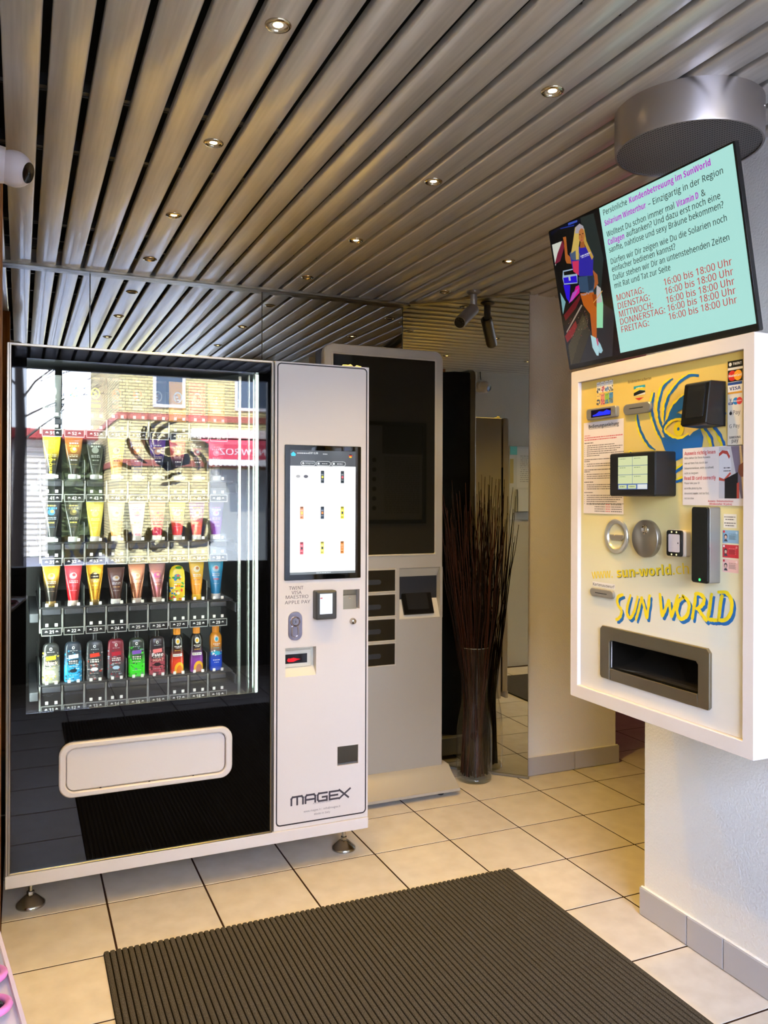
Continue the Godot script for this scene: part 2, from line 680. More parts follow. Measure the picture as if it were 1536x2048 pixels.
func build_room() -> void:
	var wallm := plaster("f2efe9", 6.5, 0.12)
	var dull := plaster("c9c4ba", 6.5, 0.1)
	# floor: tiles 33 cm on dark grout
	var fl := Node3D.new()
	fl.name = "floor"
	add_child(fl)
	fl.set_meta("kind", "structure")
	tag(fl, "floor of square cream ceramic tiles with dark brown grout lines")
	put("grout", boxmesh(Vector3(-0.35, -0.12, -5.5), Vector3(5.4, -0.0012, 0.95)), std("35251d", 0.95, 0.0, 0.1), fl)
	var tones: Array[StandardMaterial3D] = []
	for hex in ["d9d0c3", "d6ccbe", "dbd3c8", "d4cbc0"]:
		var m := StandardMaterial3D.new()
		m.albedo_color = Color(hex)
		m.roughness = 0.32
		m.metallic_specular = 0.5
		m.uv1_triplanar = true
		m.uv1_world_triplanar = true
		m.uv1_scale = Vector3.ONE * (1.3 + 0.13 * tones.size())
		if not cache.has("tilenoise"):
			cache["tilenoise"] = noise_tex(0.012, Color(0.93, 0.92, 0.905), Color(1, 1, 1), 512, 5, 5)
		m.albedo_texture = cache["tilenoise"]
		tones.append(m)
	var tile := boxmesh(Vector3(-0.1617, -0.01, -0.1617), Vector3(0.1617, 0.0, 0.1617), 0.0008).made()
	for i in range(-2, 15):
		for j in range(-6, 13):
			var x := 0.2748 + 0.33 * (i + 0.5)
			var z := -3.2867 + 0.33 * (j + 0.5)
			if x < -0.2 or z > 0.9 or z < -5.4 or (x > 2.1 and z > -2.0) or (x < 2.1 and z < -4.1):
				continue
			var o := put("tile", tile, tones[rng.randi() % 4], fl)
			o.position = Vector3(x, 0, z)

	# ceiling: aluminium slats on black rails under a dark slab
	var ce := Node3D.new()
	ce.name = "ceiling"
	add_child(ce)
	ce.set_meta("kind", "structure")
	tag(ce, "ceiling of long brushed aluminium slats with dark gaps between them")
	put("slab", boxmesh(Vector3(-0.5, 2.52, -5.6), Vector3(5.5, 2.75, 0.98)), std("0b0b0b", 0.9), ce)
	var alu := StandardMaterial3D.new()
	alu.albedo_color = Color("d8d2c8")
	alu.metallic = 0.58
	alu.roughness = 0.42
	alu.clearcoat_enabled = true
	alu.clearcoat = 0.6
	alu.clearcoat_roughness = 0.1
	alu.uv1_triplanar = true
	alu.uv1_world_triplanar = true
	alu.uv1_scale = Vector3(9.0, 9.0, 0.35)
	alu.albedo_texture = noise_tex(0.03, Color(0.9, 0.9, 0.9), Color(1, 1, 1), 256, 4, 3)
	var prof := PackedVector2Array([Vector2(-0.041, 0.020), Vector2(-0.041, 0.006), Vector2(-0.0395, 0.002), Vector2(-0.036, 0.0), Vector2(0.036, 0.0), Vector2(0.0395, 0.002), Vector2(0.041, 0.006), Vector2(0.041, 0.020)])
	var sb := MB.new()
	sb.prism(prof, -5.55, 0.74)
	var slat := sb.made()
	for k in range(-2, 53):
		var o := put("slat", slat, alu, ce)
		o.position = Vector3(0.0995 + 0.1004 * k, HC, 0)
	var rail := MB.new()
	for z in [-3.72, -3.37, -2.64, -2.25, -1.4, -0.6, 0.2]:
		rail.box(Vector3(-0.3, HC + 0.019, z - 0.016), Vector3(3.4, HC + 0.05, z + 0.016))
		rail.box(Vector3(-0.3, HC + 0.016, z - 0.009), Vector3(3.4, HC + 0.022, z - 0.005))
	put("carrier_rail", rail, std("2b2b2b", 0.5, 0.3), ce)

	# walls
	struct("wall_right", boxmesh(Vector3(RX, -0.1, -2.17), Vector3(5.5, 2.53, 0.9)), wallm, "white textured plaster wall carrying the wall machine and the screen")
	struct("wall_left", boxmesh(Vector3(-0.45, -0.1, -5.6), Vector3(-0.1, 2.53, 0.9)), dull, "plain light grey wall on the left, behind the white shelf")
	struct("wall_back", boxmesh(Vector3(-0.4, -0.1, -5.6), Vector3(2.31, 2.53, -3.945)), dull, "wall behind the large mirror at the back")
	var wedge := MB.new()
	wedge.xf = Transform3D(Basis(Vector3.RIGHT, -PI / 2), Vector3.ZERO)
	wedge.prism(PackedVector2Array([Vector2(1.885, 3.95), Vector2(2.31, 3.51), Vector2(2.31, 3.95)]), -0.05, 2.5)
	struct("wall_corner", wedge, dull, "slanted wall section behind the angled corner mirror")
	struct("wall_pillar", boxmesh(Vector3(2.302, -0.1, -5.6), Vector3(2.862, 2.53, -3.48), 0.004), wallm, "white plaster pillar beside the angled mirror and the corridor")
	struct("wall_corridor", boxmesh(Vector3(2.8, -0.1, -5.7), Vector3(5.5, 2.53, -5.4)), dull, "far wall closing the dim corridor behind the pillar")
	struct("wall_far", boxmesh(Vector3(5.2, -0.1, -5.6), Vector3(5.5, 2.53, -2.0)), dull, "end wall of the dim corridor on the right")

	# skirting tiles
	var sk := std("b9b6b8", 0.4)
	for side in 2:
		var bb := Node3D.new()
		bb.name = "baseboard_right" if side == 0 else "baseboard_pillar"
		add_child(bb)
		bb.set_meta("kind", "structure")
		tag(bb, "grey skirting tiles along the foot of the white right wall" if side == 0 else "grey skirting tiles along the foot of the white pillar")
		if side == 0:
			var zs := [-2.182, -1.968, -1.822, -1.50, -1.18, -0.86, -0.54, -0.22, 0.1, 0.42, 0.74]
			for i in zs.size() - 1:
				put("tile", boxmesh(Vector3(RX - 0.013, 0.002, zs[i] + 0.0015), Vector3(RX - 0.001, 0.092, zs[i + 1] - 0.0015), 0.0015), sk, bb)
			for i in 6:
				put("tile", boxmesh(Vector3(RX - 0.012 + 0.33 * i + 0.0015, 0.002, -2.182), Vector3(RX - 0.012 + 0.33 * (i + 1) - 0.0015, 0.092, -2.171), 0.0015), sk, bb)
			put("plaster_bead", boxmesh(Vector3(RX - 0.010, 0.091, -2.178), Vector3(RX - 0.0005, 0.0965, 0.74), 0.003), wallm, bb)
		else:
			put("tile", boxmesh(Vector3(2.294, 0.002, -3.4795), Vector3(2.5915, 0.092, -3.4675), 0.0015), sk, bb)
			put("tile", boxmesh(Vector3(2.5945, 0.002, -3.4795), Vector3(2.874, 0.092, -3.4675), 0.0015), sk, bb)
			for i in 5:
				put("tile", boxmesh(Vector3(2.863, 0.002, -3.481 - 0.33 * (i + 1) + 0.003), Vector3(2.874, 0.092, -3.481 - 0.33 * i), 0.0015), sk, bb)
			put("plaster_bead", boxmesh(Vector3(2.298, 0.091, -3.4795), Vector3(2.868, 0.096, -3.470), 0.003), wallm, bb)

	# mirrors
	var mir := std("a9aba6", 0.0, 1.0)
	var mt := thing("wall_mirror", "large mirror of three tall panels covering the wall behind the vending machine", "mirror", Vector3(0.85, 0.0, -3.94))
	for p in [[-0.09, 0.282], [0.285, 1.074], [1.077, 1.855]]:
		put("mirror_panel", boxmesh(Vector3(p[0], 0.01, -3.943), Vector3(p[1], 2.388, -3.93), 0.001), mir, mt)
	var ca := cos(deg_to_rad(46.0))
	var sa := sin(deg_to_rad(46.0))
	var am := thing("corner_mirror", "tall mirror set at an angle between the back mirror and the white pillar", "mirror", Vector3(2.08, 0, -3.67))
	var ab := MB.new()
	ab.xf = Transform3D(Basis(Vector3(ca, 0, sa), Vector3.UP, Vector3(-sa, 0, ca)), Vector3(2.285, 0, -3.455))
	ab.box(Vector3(-0.655, 0.012, -0.012), Vector3(0.012, 2.388, 0.0), 0.001)
	put("mirror_panel", ab, mir, am)
	var strip := MB.new()
	strip.xf = ab.xf
	strip.box(Vector3(-0.64, 0.0, -0.005), Vector3(0.018, 0.012, 0.009), 0.002)
	put("floor_strip", strip, std("77736c", 0.5), am)
	# metal edge where the ceiling meets the mirrors
	var tr := MB.new()
	tr.box(Vector3(-0.09, HC - 0.012, -3.931), Vector3(1.845, HC + 0.003, -3.888), 0.002)
	tr.xf = ab.xf
	tr.box(Vector3(-0.61, HC - 0.010, 0.0), Vector3(0.02, HC + 0.003, 0.025), 0.002)
	struct("trim_1", tr, std("8f8a80", 0.3, 1.0), "metal edge strip between slatted ceiling and mirrors")
	# wooden jamb on the left wall
	var wood := StandardMaterial3D.new()
	wood.albedo_color = Color("a8743f")
	wood.roughness = 0.5
	wood.uv1_triplanar = true
	wood.uv1_world_triplanar = true
	wood.uv1_scale = Vector3(6, 0.5, 6)
	wood.albedo_texture = noise_tex(0.02, Color(0.6, 0.5, 0.42), Color(1, 1, 1), 256, 4, 9)
	struct("trim_2", boxmesh(Vector3(-0.1, 0.0, -2.9), Vector3(-0.0535, HC, -2.76), 0.003), wood, "narrow brown wooden post beside the vending machine")

	# storefront behind the viewer
	var fr := std("2a2b2d", 0.4, 0.5)
	var w := Node3D.new()
	w.name = "window_1"
	add_child(w)
	w.set_meta("kind", "structure")
	tag(w, "tall shop window with lettering and an eye emblem, seen only in reflections")
	var fb := MB.new()
	for q in [[-0.1, 2.33, 1.905, 2.53], [-0.1, 0.8, 1.905, 0.86], [0.235, 0.0, 0.285, 2.34], [1.865, 0.0, 1.905, 2.34], [-0.1, 0.0, -0.06, 2.34]]:
		fb.box(Vector3(q[0], q[1], 0.74), Vector3(q[2], q[3], 0.80), 0.003)
	put("window_frame", fb, fr, w)
	put("parapet", boxmesh(Vector3(-0.1, 0.0, 0.745), Vector3(1.905, 0.81, 0.9)), std("1b1a19", 0.7), w)
	put("pane", boxmesh(Vector3(0.28, 0.85, 0.766), Vector3(1.87, 2.335, 0.774)), glass(0.002), w)
	put("pane", boxmesh(Vector3(-0.065, 0.85, 0.766), Vector3(0.24, 2.335, 0.774)), glass(0.002), w)
	# as the wall machine's emblem, about twice as large; readable from the street, so mirrored from inside
	var dx := Transform3D(Basis.from_scale(Vector3(2.0, 1.9, 1)), Vector3(0.89, 1.73 - 1.56 * 1.9, 0.7775))
	emblem(w, dx, Vector3(0, 0, -0.0008), std("16307c", 0.6), std("b8982a", 0.6), 1.7)
	var lx := Transform3D(Basis.from_scale(Vector3(2.75, 2.6, 1)), Vector3(0.70, 1.01 - 1.10 * 2.6, 0.7775))
	brush_letters(w, lx, 0.0072, std("16307c", 0.6), "letter")
	brush_letters(w, lx.translated(Vector3(-0.03, 0.02, -0.0008)), 0.0072, std("b8982a", 0.6), "letter_edge")

	for z in [-0.42, -1.07]:
		lamp_spot(0.501, z, false, "unlit downlight on the left over the mat, " + ("nearest the shop window" if z > -0.5 else "second from the shop window"))
		lamp_spot(1.204, z, false, "unlit downlight on the right over the mat, " + ("nearest the shop window" if z > -0.5 else "second from the shop window"))
	lamp_spot(0.501, -1.71, true, "lit downlight largest in the picture, nearest the viewer over the mat")
	lamp_spot(0.501, -2.355, true, "lit downlight second along the row in front of the vending machine")
	lamp_spot(0.501, -3.02, true, "lit downlight right above the vending machine's product window")
	lamp_spot(0.501, -3.62, false, "unlit downlight close to the mirror edge, behind the vending machine's window side")
	lamp_spot(1.204, -1.71, true, "lit downlight beside the round metal drum, above the hanging screen's left")
	lamp_spot(1.204, -2.355, true, "lit downlight midway between the drum and the control column of the vending machine")
	lamp_spot(1.204, -3.02, true, "lit downlight above the top corner of the vending machine's control column")
	lamp_spot(1.204, -3.62, false, "unlit downlight close to the mirror edge behind the control column")
	lamp_spot(1.905, -3.02, true, "lit downlight between the bullet camera and the screen")
	lamp_spot(1.905, -3.60, false, "unlit downlight beside the bullet camera's ceiling mount")

	# violet lamp somewhere down the corridor
	var cl := thing("corridor_tube_light", "violet tube light at the end of the dim corridor", "lamp", Vector3(4.6, 2.372, -4.8))
	var tb := MB.new()
	tb.tube([Vector3(4.6, 2.372, -5.2), Vector3(4.6, 2.372, -4.4)], [0.018, 0.018], 10)
	put("base", boxmesh(Vector3(4.57, 2.376, -5.405), Vector3(4.63, 2.3955, -4.35), 0.002), std("d0d0d0", 0.5), cl)
	put("tube", tb, glow("d03a9a", 2.0), cl)
	var ol := OmniLight3D.new()
	ol.name = "tube_glow"
	ol.light_color = Color(0.95, 0.42, 0.55)
	ol.light_energy = 0.16
	ol.omni_range = 6.0
	ol.omni_attenuation = 2.0
	ol.light_size = 0.05
	ol.shadow_enabled = true
	cl.add_child(ol, true)
	ol.position = Vector3(0, -0.04, 0)


# the swirl-and-eye emblem in the wall machine's own panel coordinates
func emblem(parent: Node3D, at: Transform3D, back: Vector3, blue: Material, yellow: Material, thick := 1.0) -> void:
	var arcs := [
		[Vector2(0.163, 1.6913), Vector2(0.1357, 1.695), Vector2(0.1078, 1.6884), Vector2(0.0865, 1.6755), Vector2(0.0647, 1.6571), Vector2(0.0525, 1.6374), Vector2(0.0452, 1.6134), Vector2(0.0428, 1.5854)],
		[Vector2(0.0743, 1.6951), Vector2(0.0548, 1.6881), Vector2(0.0374, 1.6744), Vector2(0.0275, 1.6506), Vector2(0.0215, 1.6263), Vector2(0.0242, 1.6011), Vector2(0.0328, 1.5791), Vector2(0.0429, 1.5642)],
		[Vector2(0.0055, 1.6674), Vector2(-0.0006, 1.6465), Vector2(-0.0031, 1.6215), Vector2(0.0037, 1.5957), Vector2(0.0151, 1.5698), Vector2(0.0305, 1.5473), Vector2(0.048, 1.5321)],
		[Vector2(-0.0598, 1.6151), Vector2(-0.0553, 1.5897), Vector2(-0.045, 1.5668), Vector2(-0.0316, 1.5477), Vector2(-0.0157, 1.5286), Vector2(0.0103, 1.5146)],
		[Vector2(0.168, 1.572), Vector2(0.1858, 1.5572), Vector2(0.2033, 1.5362), Vector2(0.2099, 1.5144), Vector2(0.211, 1.49)],
		[Vector2(0.20, 1.572), Vector2(0.214, 1.5584), Vector2(0.2332, 1.5375), Vector2(0.2438, 1.5142), Vector2(0.246, 1.485)],
		[Vector2(0.0674, 1.445), Vector2(0.0874, 1.4552), Vector2(0.1111, 1.4666), Vector2(0.14, 1.476)],
		[Vector2(0.068, 1.424), Vector2(0.0875, 1.4292), Vector2(0.1089, 1.4341), Vector2(0.14, 1.44)],
		[Vector2(0.17, 1.652), Vector2(0.1244, 1.647), Vector2(0.1033, 1.639), Vector2(0.0795, 1.6242), Vector2(0.065, 1.6046), Vector2(0.0552, 1.5914)],
		[Vector2(0.22, 1.605), Vector2(0.236, 1.598), Vector2(0.25, 1.588)],
		[Vector2(-0.09, 1.513), Vector2(-0.07, 1.505), Vector2(-0.05, 1.49)]]
	var b := MB.new()
	for i in arcs.size():
		b = MB.new()
		b.xf = at
		b.stroke(arcs[i], 0.0042 * thick, 0.0003 + 0.00004 * i, 0.35)
		put("swirl", b, blue, parent)
		var q := []
		for p in arcs[i]:
			q.append(p + Vector2(-0.006, 0.001))
		b = MB.new()
		b.xf = at.translated(back)
		b.stroke(q, 0.0064, 0.00004 * i, 0.35)
		put("swirl_edge", b, yellow, parent)
	for m in [
		[Vector2(0.1243, 1.6504), Vector2(0.0985, 1.643), Vector2(0.0794, 1.6276), Vector2(0.0625, 1.6031), Vector2(0.0478, 1.5815), Vector2(0.065, 1.5906), Vector2(0.0939, 1.6089), Vector2(0.1198, 1.6167)],
		[Vector2(0.0305, 1.5438), Vector2(0.043, 1.5465), Vector2(0.0653, 1.5353), Vector2(0.0943, 1.5301), Vector2(0.1248, 1.5378), Vector2(0.1455, 1.5534), Vector2(0.168, 1.5602), Vector2(0.1792, 1.5377), Vector2(0.1749, 1.514), Vector2(0.14, 1.505), Vector2(0.11, 1.49), Vector2(0.0849, 1.482), Vector2(0.07, 1.498), Vector2(0.0456, 1.5128)]]:
		b = MB.new()
		b.xf = at
		b.flat(PackedVector2Array(m), 0.0009 if m.size() > 8 else 0.00095)
		put("blue_field", b, blue, parent)
	var lid := [Vector2(0.0374, 1.5661), Vector2(0.0528, 1.5831), Vector2(0.0699, 1.5939), Vector2(0.094, 1.5975), Vector2(0.1276, 1.5924)]
	var low := [Vector2(0.0374, 1.5661), Vector2(0.0508, 1.551), Vector2(0.0622, 1.5435), Vector2(0.0842, 1.535), Vector2(0.107, 1.534), Vector2(0.1322, 1.544)]
	for l in [lid, low]:
		b = MB.new()
		b.xf = at
		b.stroke(l, 0.0062 * thick, 0.0010 if l == lid else 0.00105, 0.2)
		put("eye_line", b, blue, parent)
	for l in [[Vector2(0.043, 1.566), Vector2(0.056, 1.5785), Vector2(0.0699, 1.586), Vector2(0.092, 1.589), Vector2(0.118, 1.585)], [Vector2(0.0438, 1.5651), Vector2(0.0528, 1.558), Vector2(0.0682, 1.549), Vector2(0.0862, 1.5425), Vector2(0.107, 1.5420), Vector2(0.1302, 1.551)]]:
		b = MB.new()
		b.xf = at
		b.stroke(l, 0.0036, 0.0012 if l[0].y > 1.5655 else 0.00125, 0.3)
		put("eye_edge", b, yellow, parent)
	b = MB.new()
	b.xf = at
	b.disc(0.0955, 1.5645, 0.0185, 0.0013)
	put("iris", b, yellow, parent)
	b = MB.new()
	b.xf = at
	b.disc(0.0945, 1.5640, 0.0045, 0.0014, 10)
	put("pupil", b, blue, parent)


func brush_letters(parent: Node3D, at: Transform3D, w: float, m: Material, called: String) -> void:
	var all := [
		[[Vector2(-0.115, 1.1168), Vector2(-0.1323, 1.1122), Vector2(-0.141, 1.1016), Vector2(-0.138, 1.0866), Vector2(-0.1234, 1.0731), Vector2(-0.1262, 1.0574), Vector2(-0.1378, 1.0463), Vector2(-0.1483, 1.0437)]],
		[[Vector2(-0.0855, 1.1212), Vector2(-0.0978, 1.0877), Vector2(-0.0988, 1.0668), Vector2(-0.0892, 1.0567), Vector2(-0.0763, 1.0659), Vector2(-0.0643, 1.0918), Vector2(-0.0562, 1.1207)]],
		[[Vector2(-0.0641, 1.0526), Vector2(-0.05, 1.09), Vector2(-0.0415, 1.1205)], [Vector2(-0.0415, 1.1205), Vector2(-0.03, 1.09), Vector2(-0.0198, 1.0625)], [Vector2(-0.0198, 1.0625), Vector2(-0.014, 1.1), Vector2(-0.0095, 1.1295)]],
		[[Vector2(0.0283, 1.1373), Vector2(0.032, 1.11), Vector2(0.0372, 1.0756)], [Vector2(0.0372, 1.0756), Vector2(0.05, 1.1), Vector2(0.062, 1.125)], [Vector2(0.062, 1.125), Vector2(0.066, 1.1), Vector2(0.0711, 1.0784)], [Vector2(0.0711, 1.0784), Vector2(0.083, 1.11), Vector2(0.0952, 1.141)]],
		[[Vector2(0.1143, 1.1379), Vector2(0.0962, 1.1219), Vector2(0.0906, 1.0946), Vector2(0.105, 1.0796), Vector2(0.1263, 1.0928), Vector2(0.1322, 1.1228), Vector2(0.1143, 1.1379), Vector2(0.108, 1.137)]],
		[[Vector2(0.1426, 1.083), Vector2(0.15, 1.12), Vector2(0.1552, 1.1476)], [Vector2(0.15, 1.146), Vector2(0.1642, 1.1507), Vector2(0.1802, 1.1432), Vector2(0.1802, 1.1282), Vector2(0.1631, 1.1146), Vector2(0.154, 1.1115)], [Vector2(0.1617, 1.1135), Vector2(0.178, 1.0985), Vector2(0.1923, 1.0849)]],
		[[Vector2(0.2074, 1.1567), Vector2(0.2, 1.12), Vector2(0.1945, 1.0922)], [Vector2(0.1935, 1.0922), Vector2(0.21, 1.0917), Vector2(0.2271, 1.0935)]],
		[[Vector2(0.2396, 1.1569), Vector2(0.233, 1.12), Vector2(0.2271, 1.0934)], [Vector2(0.2251, 1.0934), Vector2(0.2504, 1.0979), Vector2(0.2682, 1.1197), Vector2(0.2668, 1.1486), Vector2(0.2501, 1.1629), Vector2(0.2247, 1.1608)]]]
	for letter in all:
		var b := MB.new()
		b.xf = at
		for i in letter.size():
			b.stroke(letter[i], w, 0.0003 + 0.00005 * i, 0.22, 0.6)
		put(called, b, m, parent)


func build_street() -> void:
	var pave := plaster("9b9893", 0.7, 0.3)
	struct("pavement", boxmesh(Vector3(-14, -0.3, 0.9), Vector3(22, -0.05, 4.2)), pave, "grey pavement outside the shop window")
	struct("road", boxmesh(Vector3(-30, -0.4, 4.2), Vector3(40, -0.12, 40)), plaster("77767a", 0.5, 0.3), "asphalt road outside the shop window")
	struct("wall_front", boxmesh(Vector3(-6, 2.53, 0.55), Vector3(10, 6.5, 0.9)), plaster("cfc9bd", 1.0, 0.3), "front wall of the shop's own building above the window")
	struct("roof_added_canopy", boxmesh(Vector3(-6, 2.62, 0.9), Vector3(10, 2.78, 1.5), 0.01), plaster("b9b4aa", 1.0, 0.3), "unseen flat canopy added above the shop window to hold back sky light")  # added out of view to cut the sky light entering the room
	# brick house across the road, its walls too far off to tell the bricks apart
	var im := Image.create(256, 256, false, Image.FORMAT_RGB8)
	im.fill(Color("4a3d28"))
	rng.seed = 21
	for r in 16:
		for c in range(-1, 8):
			var s := rng.randf_range(0.86, 1.06)
			var x := c * 32 + (16 if r % 2 else 0)
			im.fill_rect(Rect2i(maxi(x + 1, 0), r * 16 + 2, 30 if x >= 0 else 15, 13), Color(0.82 * s, 0.76 * s, 0.52 * s))
	var bm := StandardMaterial3D.new()
	bm.albedo_texture = ImageTexture.create_from_image(im)
	bm.roughness = 0.9
	bm.uv1_triplanar = true
	bm.uv1_world_triplanar = true
	bm.uv1_scale = Vector3.ONE * 0.92
	var h := thing("brick_house", "yellow brick house with a red awning across the road, seen in the reflection", "building", Vector3(6.0, -0.12, 13.0))
	put("wall", boxmesh(Vector3(1.97, -0.12, 13), Vector3(14, 9, 21)), bm, h)
	var band := MB.new()
	for y in [3.08, 6.0, 2.05]:
		band.box(Vector3(1.94, y, 12.95), Vector3(14.05, y + 0.14, 21.05))
	put("brick_band", band, std("8a4a38", 0.9), h)
	var balc := MB.new()
	balc.box(Vector3(3.5, 2.70, 12.7), Vector3(6.4, 2.90, 13.0), 0.01)
	put("ledge", balc, std("d8d4c4", 0.8), h)
	for q in [[2.69, 3.36, 3.40, 4.3], [4.53, 3.36, 5.5, 4.3], [6.4, 3.36, 7.4, 4.3], [2.69, 6.4, 3.4, 7.5], [4.53, 6.4, 5.5, 7.5]]:
		var wf := MB.new()
		wf.xf = Transform3D(Basis(Vector3.UP, PI), Vector3(q[0] + q[2], 0, 12.99))
		wf.ring(rrect(q[0], q[1], q[2], q[3], 0.01, 1), rrect(q[0] + 0.07, q[1] + 0.07, q[2] - 0.07, q[3] - 0.07, 0.005, 1), 0.0, 0.04, 0.005)
		var wp := put("window", wf, std("d8d6d0", 0.5), h)
		put("window_pane", boxmesh(Vector3(q[0] + 0.06, q[1] + 0.06, 12.97), Vector3(q[2] - 0.06, q[3] - 0.06, 12.995)), std("46525c", 0.05), wp)
	var shop := MB.new()
	shop.box(Vector3(3.95, -0.1, 12.93), Vector3(8.2, 2.0, 13.0))
	put("shop_front", shop, std("8d918c", 0.4), h)
	var aw := MB.new()
	aw.quad(Vector3(3.68, 2.50, 11.75), Vector3(8.3, 2.50, 11.75), Vector3(8.3, 2.70, 12.95), Vector3(3.68, 2.70, 12.95), Vector3(0, 0.98, -0.2))
	aw.box(Vector3(3.68, 2.18, 11.74), Vector3(8.3, 2.50, 11.77))
	var ap := put("awning", aw, std("b02a3c", 0.7), h)
	var fr := MB.new()
	for k in 46:
		fr.xf.origin = Vector3(3.68 + 0.1 * k, 0, 0)
		fr.prism(PackedVector2Array([Vector2(0, 2.18), Vector2(0, 2.06), Vector2(0.05, 2.03), Vector2(0.1, 2.06), Vector2(0.1, 2.18)]), 11.745, 11.76)
	put("awning_fringe", fr, std("e6e0d6", 0.8), ap)
	var tx := text(h, "COIFFEUR NEWROZ", 0, 0, 0, 0.135, std("f2ece4", 0.7))
	var k: float = 0.135 / text_base["plain"][1]
	var bb := (tx.mesh as TextMesh).get_aabb()
	var kx: float = 2.25 / bb.size.x
	tx.transform = Transform3D(Basis(Vector3.UP, PI) * Basis.from_scale(Vector3(kx, k, k * 0.5)), Vector3(3.90 + bb.end.x * kx, 2.275 - text_base["plain"][0] * k, 11.735) - origin[h])

	var g := thing("garage", "white low garage with slatted doors and a red roof across the road", "building", Vector3(-1.0, -0.12, 16.0))
	var gw := MB.new()
	gw.box(Vector3(-5, -0.12, 16.05), Vector3(0.62, 2.75, 19))
	put("wall", gw, std("e9e6df", 0.8), g)
	var sl := MB.new()
	for i in 20:
		sl.box(Vector3(-4.6, -0.1 + 0.135 * i, 15.98), Vector3(0.58, -0.1 + 0.135 * i + 0.095, 16.06), 0.01)
	put("door_slats", sl, std("f3f0ea", 0.6), g)
	var gr := MB.new()
	gr.box(Vector3(-5.4, 2.75, 15.5), Vector3(1.75, 3.0, 19.3), 0.02)
	put("roof", gr, std("8f2f2c", 0.8), g)

	# bare tree and hedge
	var bark := std("3d332b", 0.9)
	var tr := thing("bare_tree", "bare leafless tree on the pavement across, seen in the reflection", "tree", Vector3(-0.05, -0.12, 9.5))
	var tb := MB.new()
	rng.seed = 5
	tb.tube([Vector3(-0.05, -0.12, 9.5), Vector3(-0.03, 1.5, 9.52), Vector3(0.0, 2.6, 9.5), Vector3(-0.05, 4.2, 9.5)], [0.11, 0.095, 0.085, 0.06], 8)
	put("trunk", tb, bark, tr)
	var br := MB.new()
	for q in [[Vector3(0.0, 2.3, 9.5), Vector3(0.9, 0.75, 0.1)], [Vector3(0.0, 2.7, 9.5), Vector3(0.8, 0.45, 0.3)], [Vector3(0.0, 3.0, 9.5), Vector3(0.9, 1.0, -0.2)], [Vector3(0.0, 3.2, 9.5), Vector3(-0.8, 0.8, 0)], [Vector3(-0.02, 3.6, 9.5), Vector3(0.5, 1, 0.3)]]:
		grow(br, q[0], (q[1] as Vector3).normalized(), 0.022, 0.85, 5)
	var bo := put("branches", br, bark, tr)
	bo.set_meta("kind", "stuff")
	var hd := MB.new()
	for i in 260:
		var p := Vector3(rng.randf_range(0.83, 1.74), rng.randf_range(0.0, 2.5), rng.randf_range(16.2, 17.2))
		hd.xf = Transform3D(Basis.from_euler(Vector3(rng.randf() * 6, rng.randf() * 6, 0)), p)
		hd.box(Vector3(-0.17, -0.13, -0.02), Vector3(0.17, 0.13, 0.02))
	hd.xf = Transform3D.IDENTITY
	hd.box(Vector3(0.64, -0.12, 16.4), Vector3(1.93, 2.7, 17.2))
	var ho := put("hedge", hd, std("3d4a26", 0.9))
	tag(ho, "dense dark green hedge between garage and brick house", "hedge")
	ho.set_meta("kind", "stuff")


func grow(b: MB, p: Vector3, d: Vector3, r: float, l: float, depth: int) -> void:
	var q := p + d * l * 0.5 + Vector3(rng.randf_range(-0.06, 0.06), 0.02, rng.randf_range(-0.06, 0.06))
	var e := p + d * l
	b.tube([p, q, e], [r, r * 0.8, r * 0.55], 5, false)
	if depth == 0:
		return
	for i in 3:
		var t := Vector3(rng.randf_range(-1, 1), rng.randf_range(-0.3, 0.9), rng.randf_range(-1, 1)).normalized()
		grow(b, p.lerp(e, rng.randf_range(0.45, 1.0)), (d + t * 0.8).normalized(), r * 0.5, l * rng.randf_range(0.5, 0.75), depth - 1)


const ROWS := [0.650, 0.918, 1.159, 1.380, 1.605]   # tag heights
const BASES := [0.734, 1.002, 1.226, 1.446, 1.661]  # where the goods stand
const ROW_NAMES := ["lowest", "second lowest", "middle", "second highest", "top"]


func col_x(c: int) -> float:
	return 0.100 + 0.0721 * c


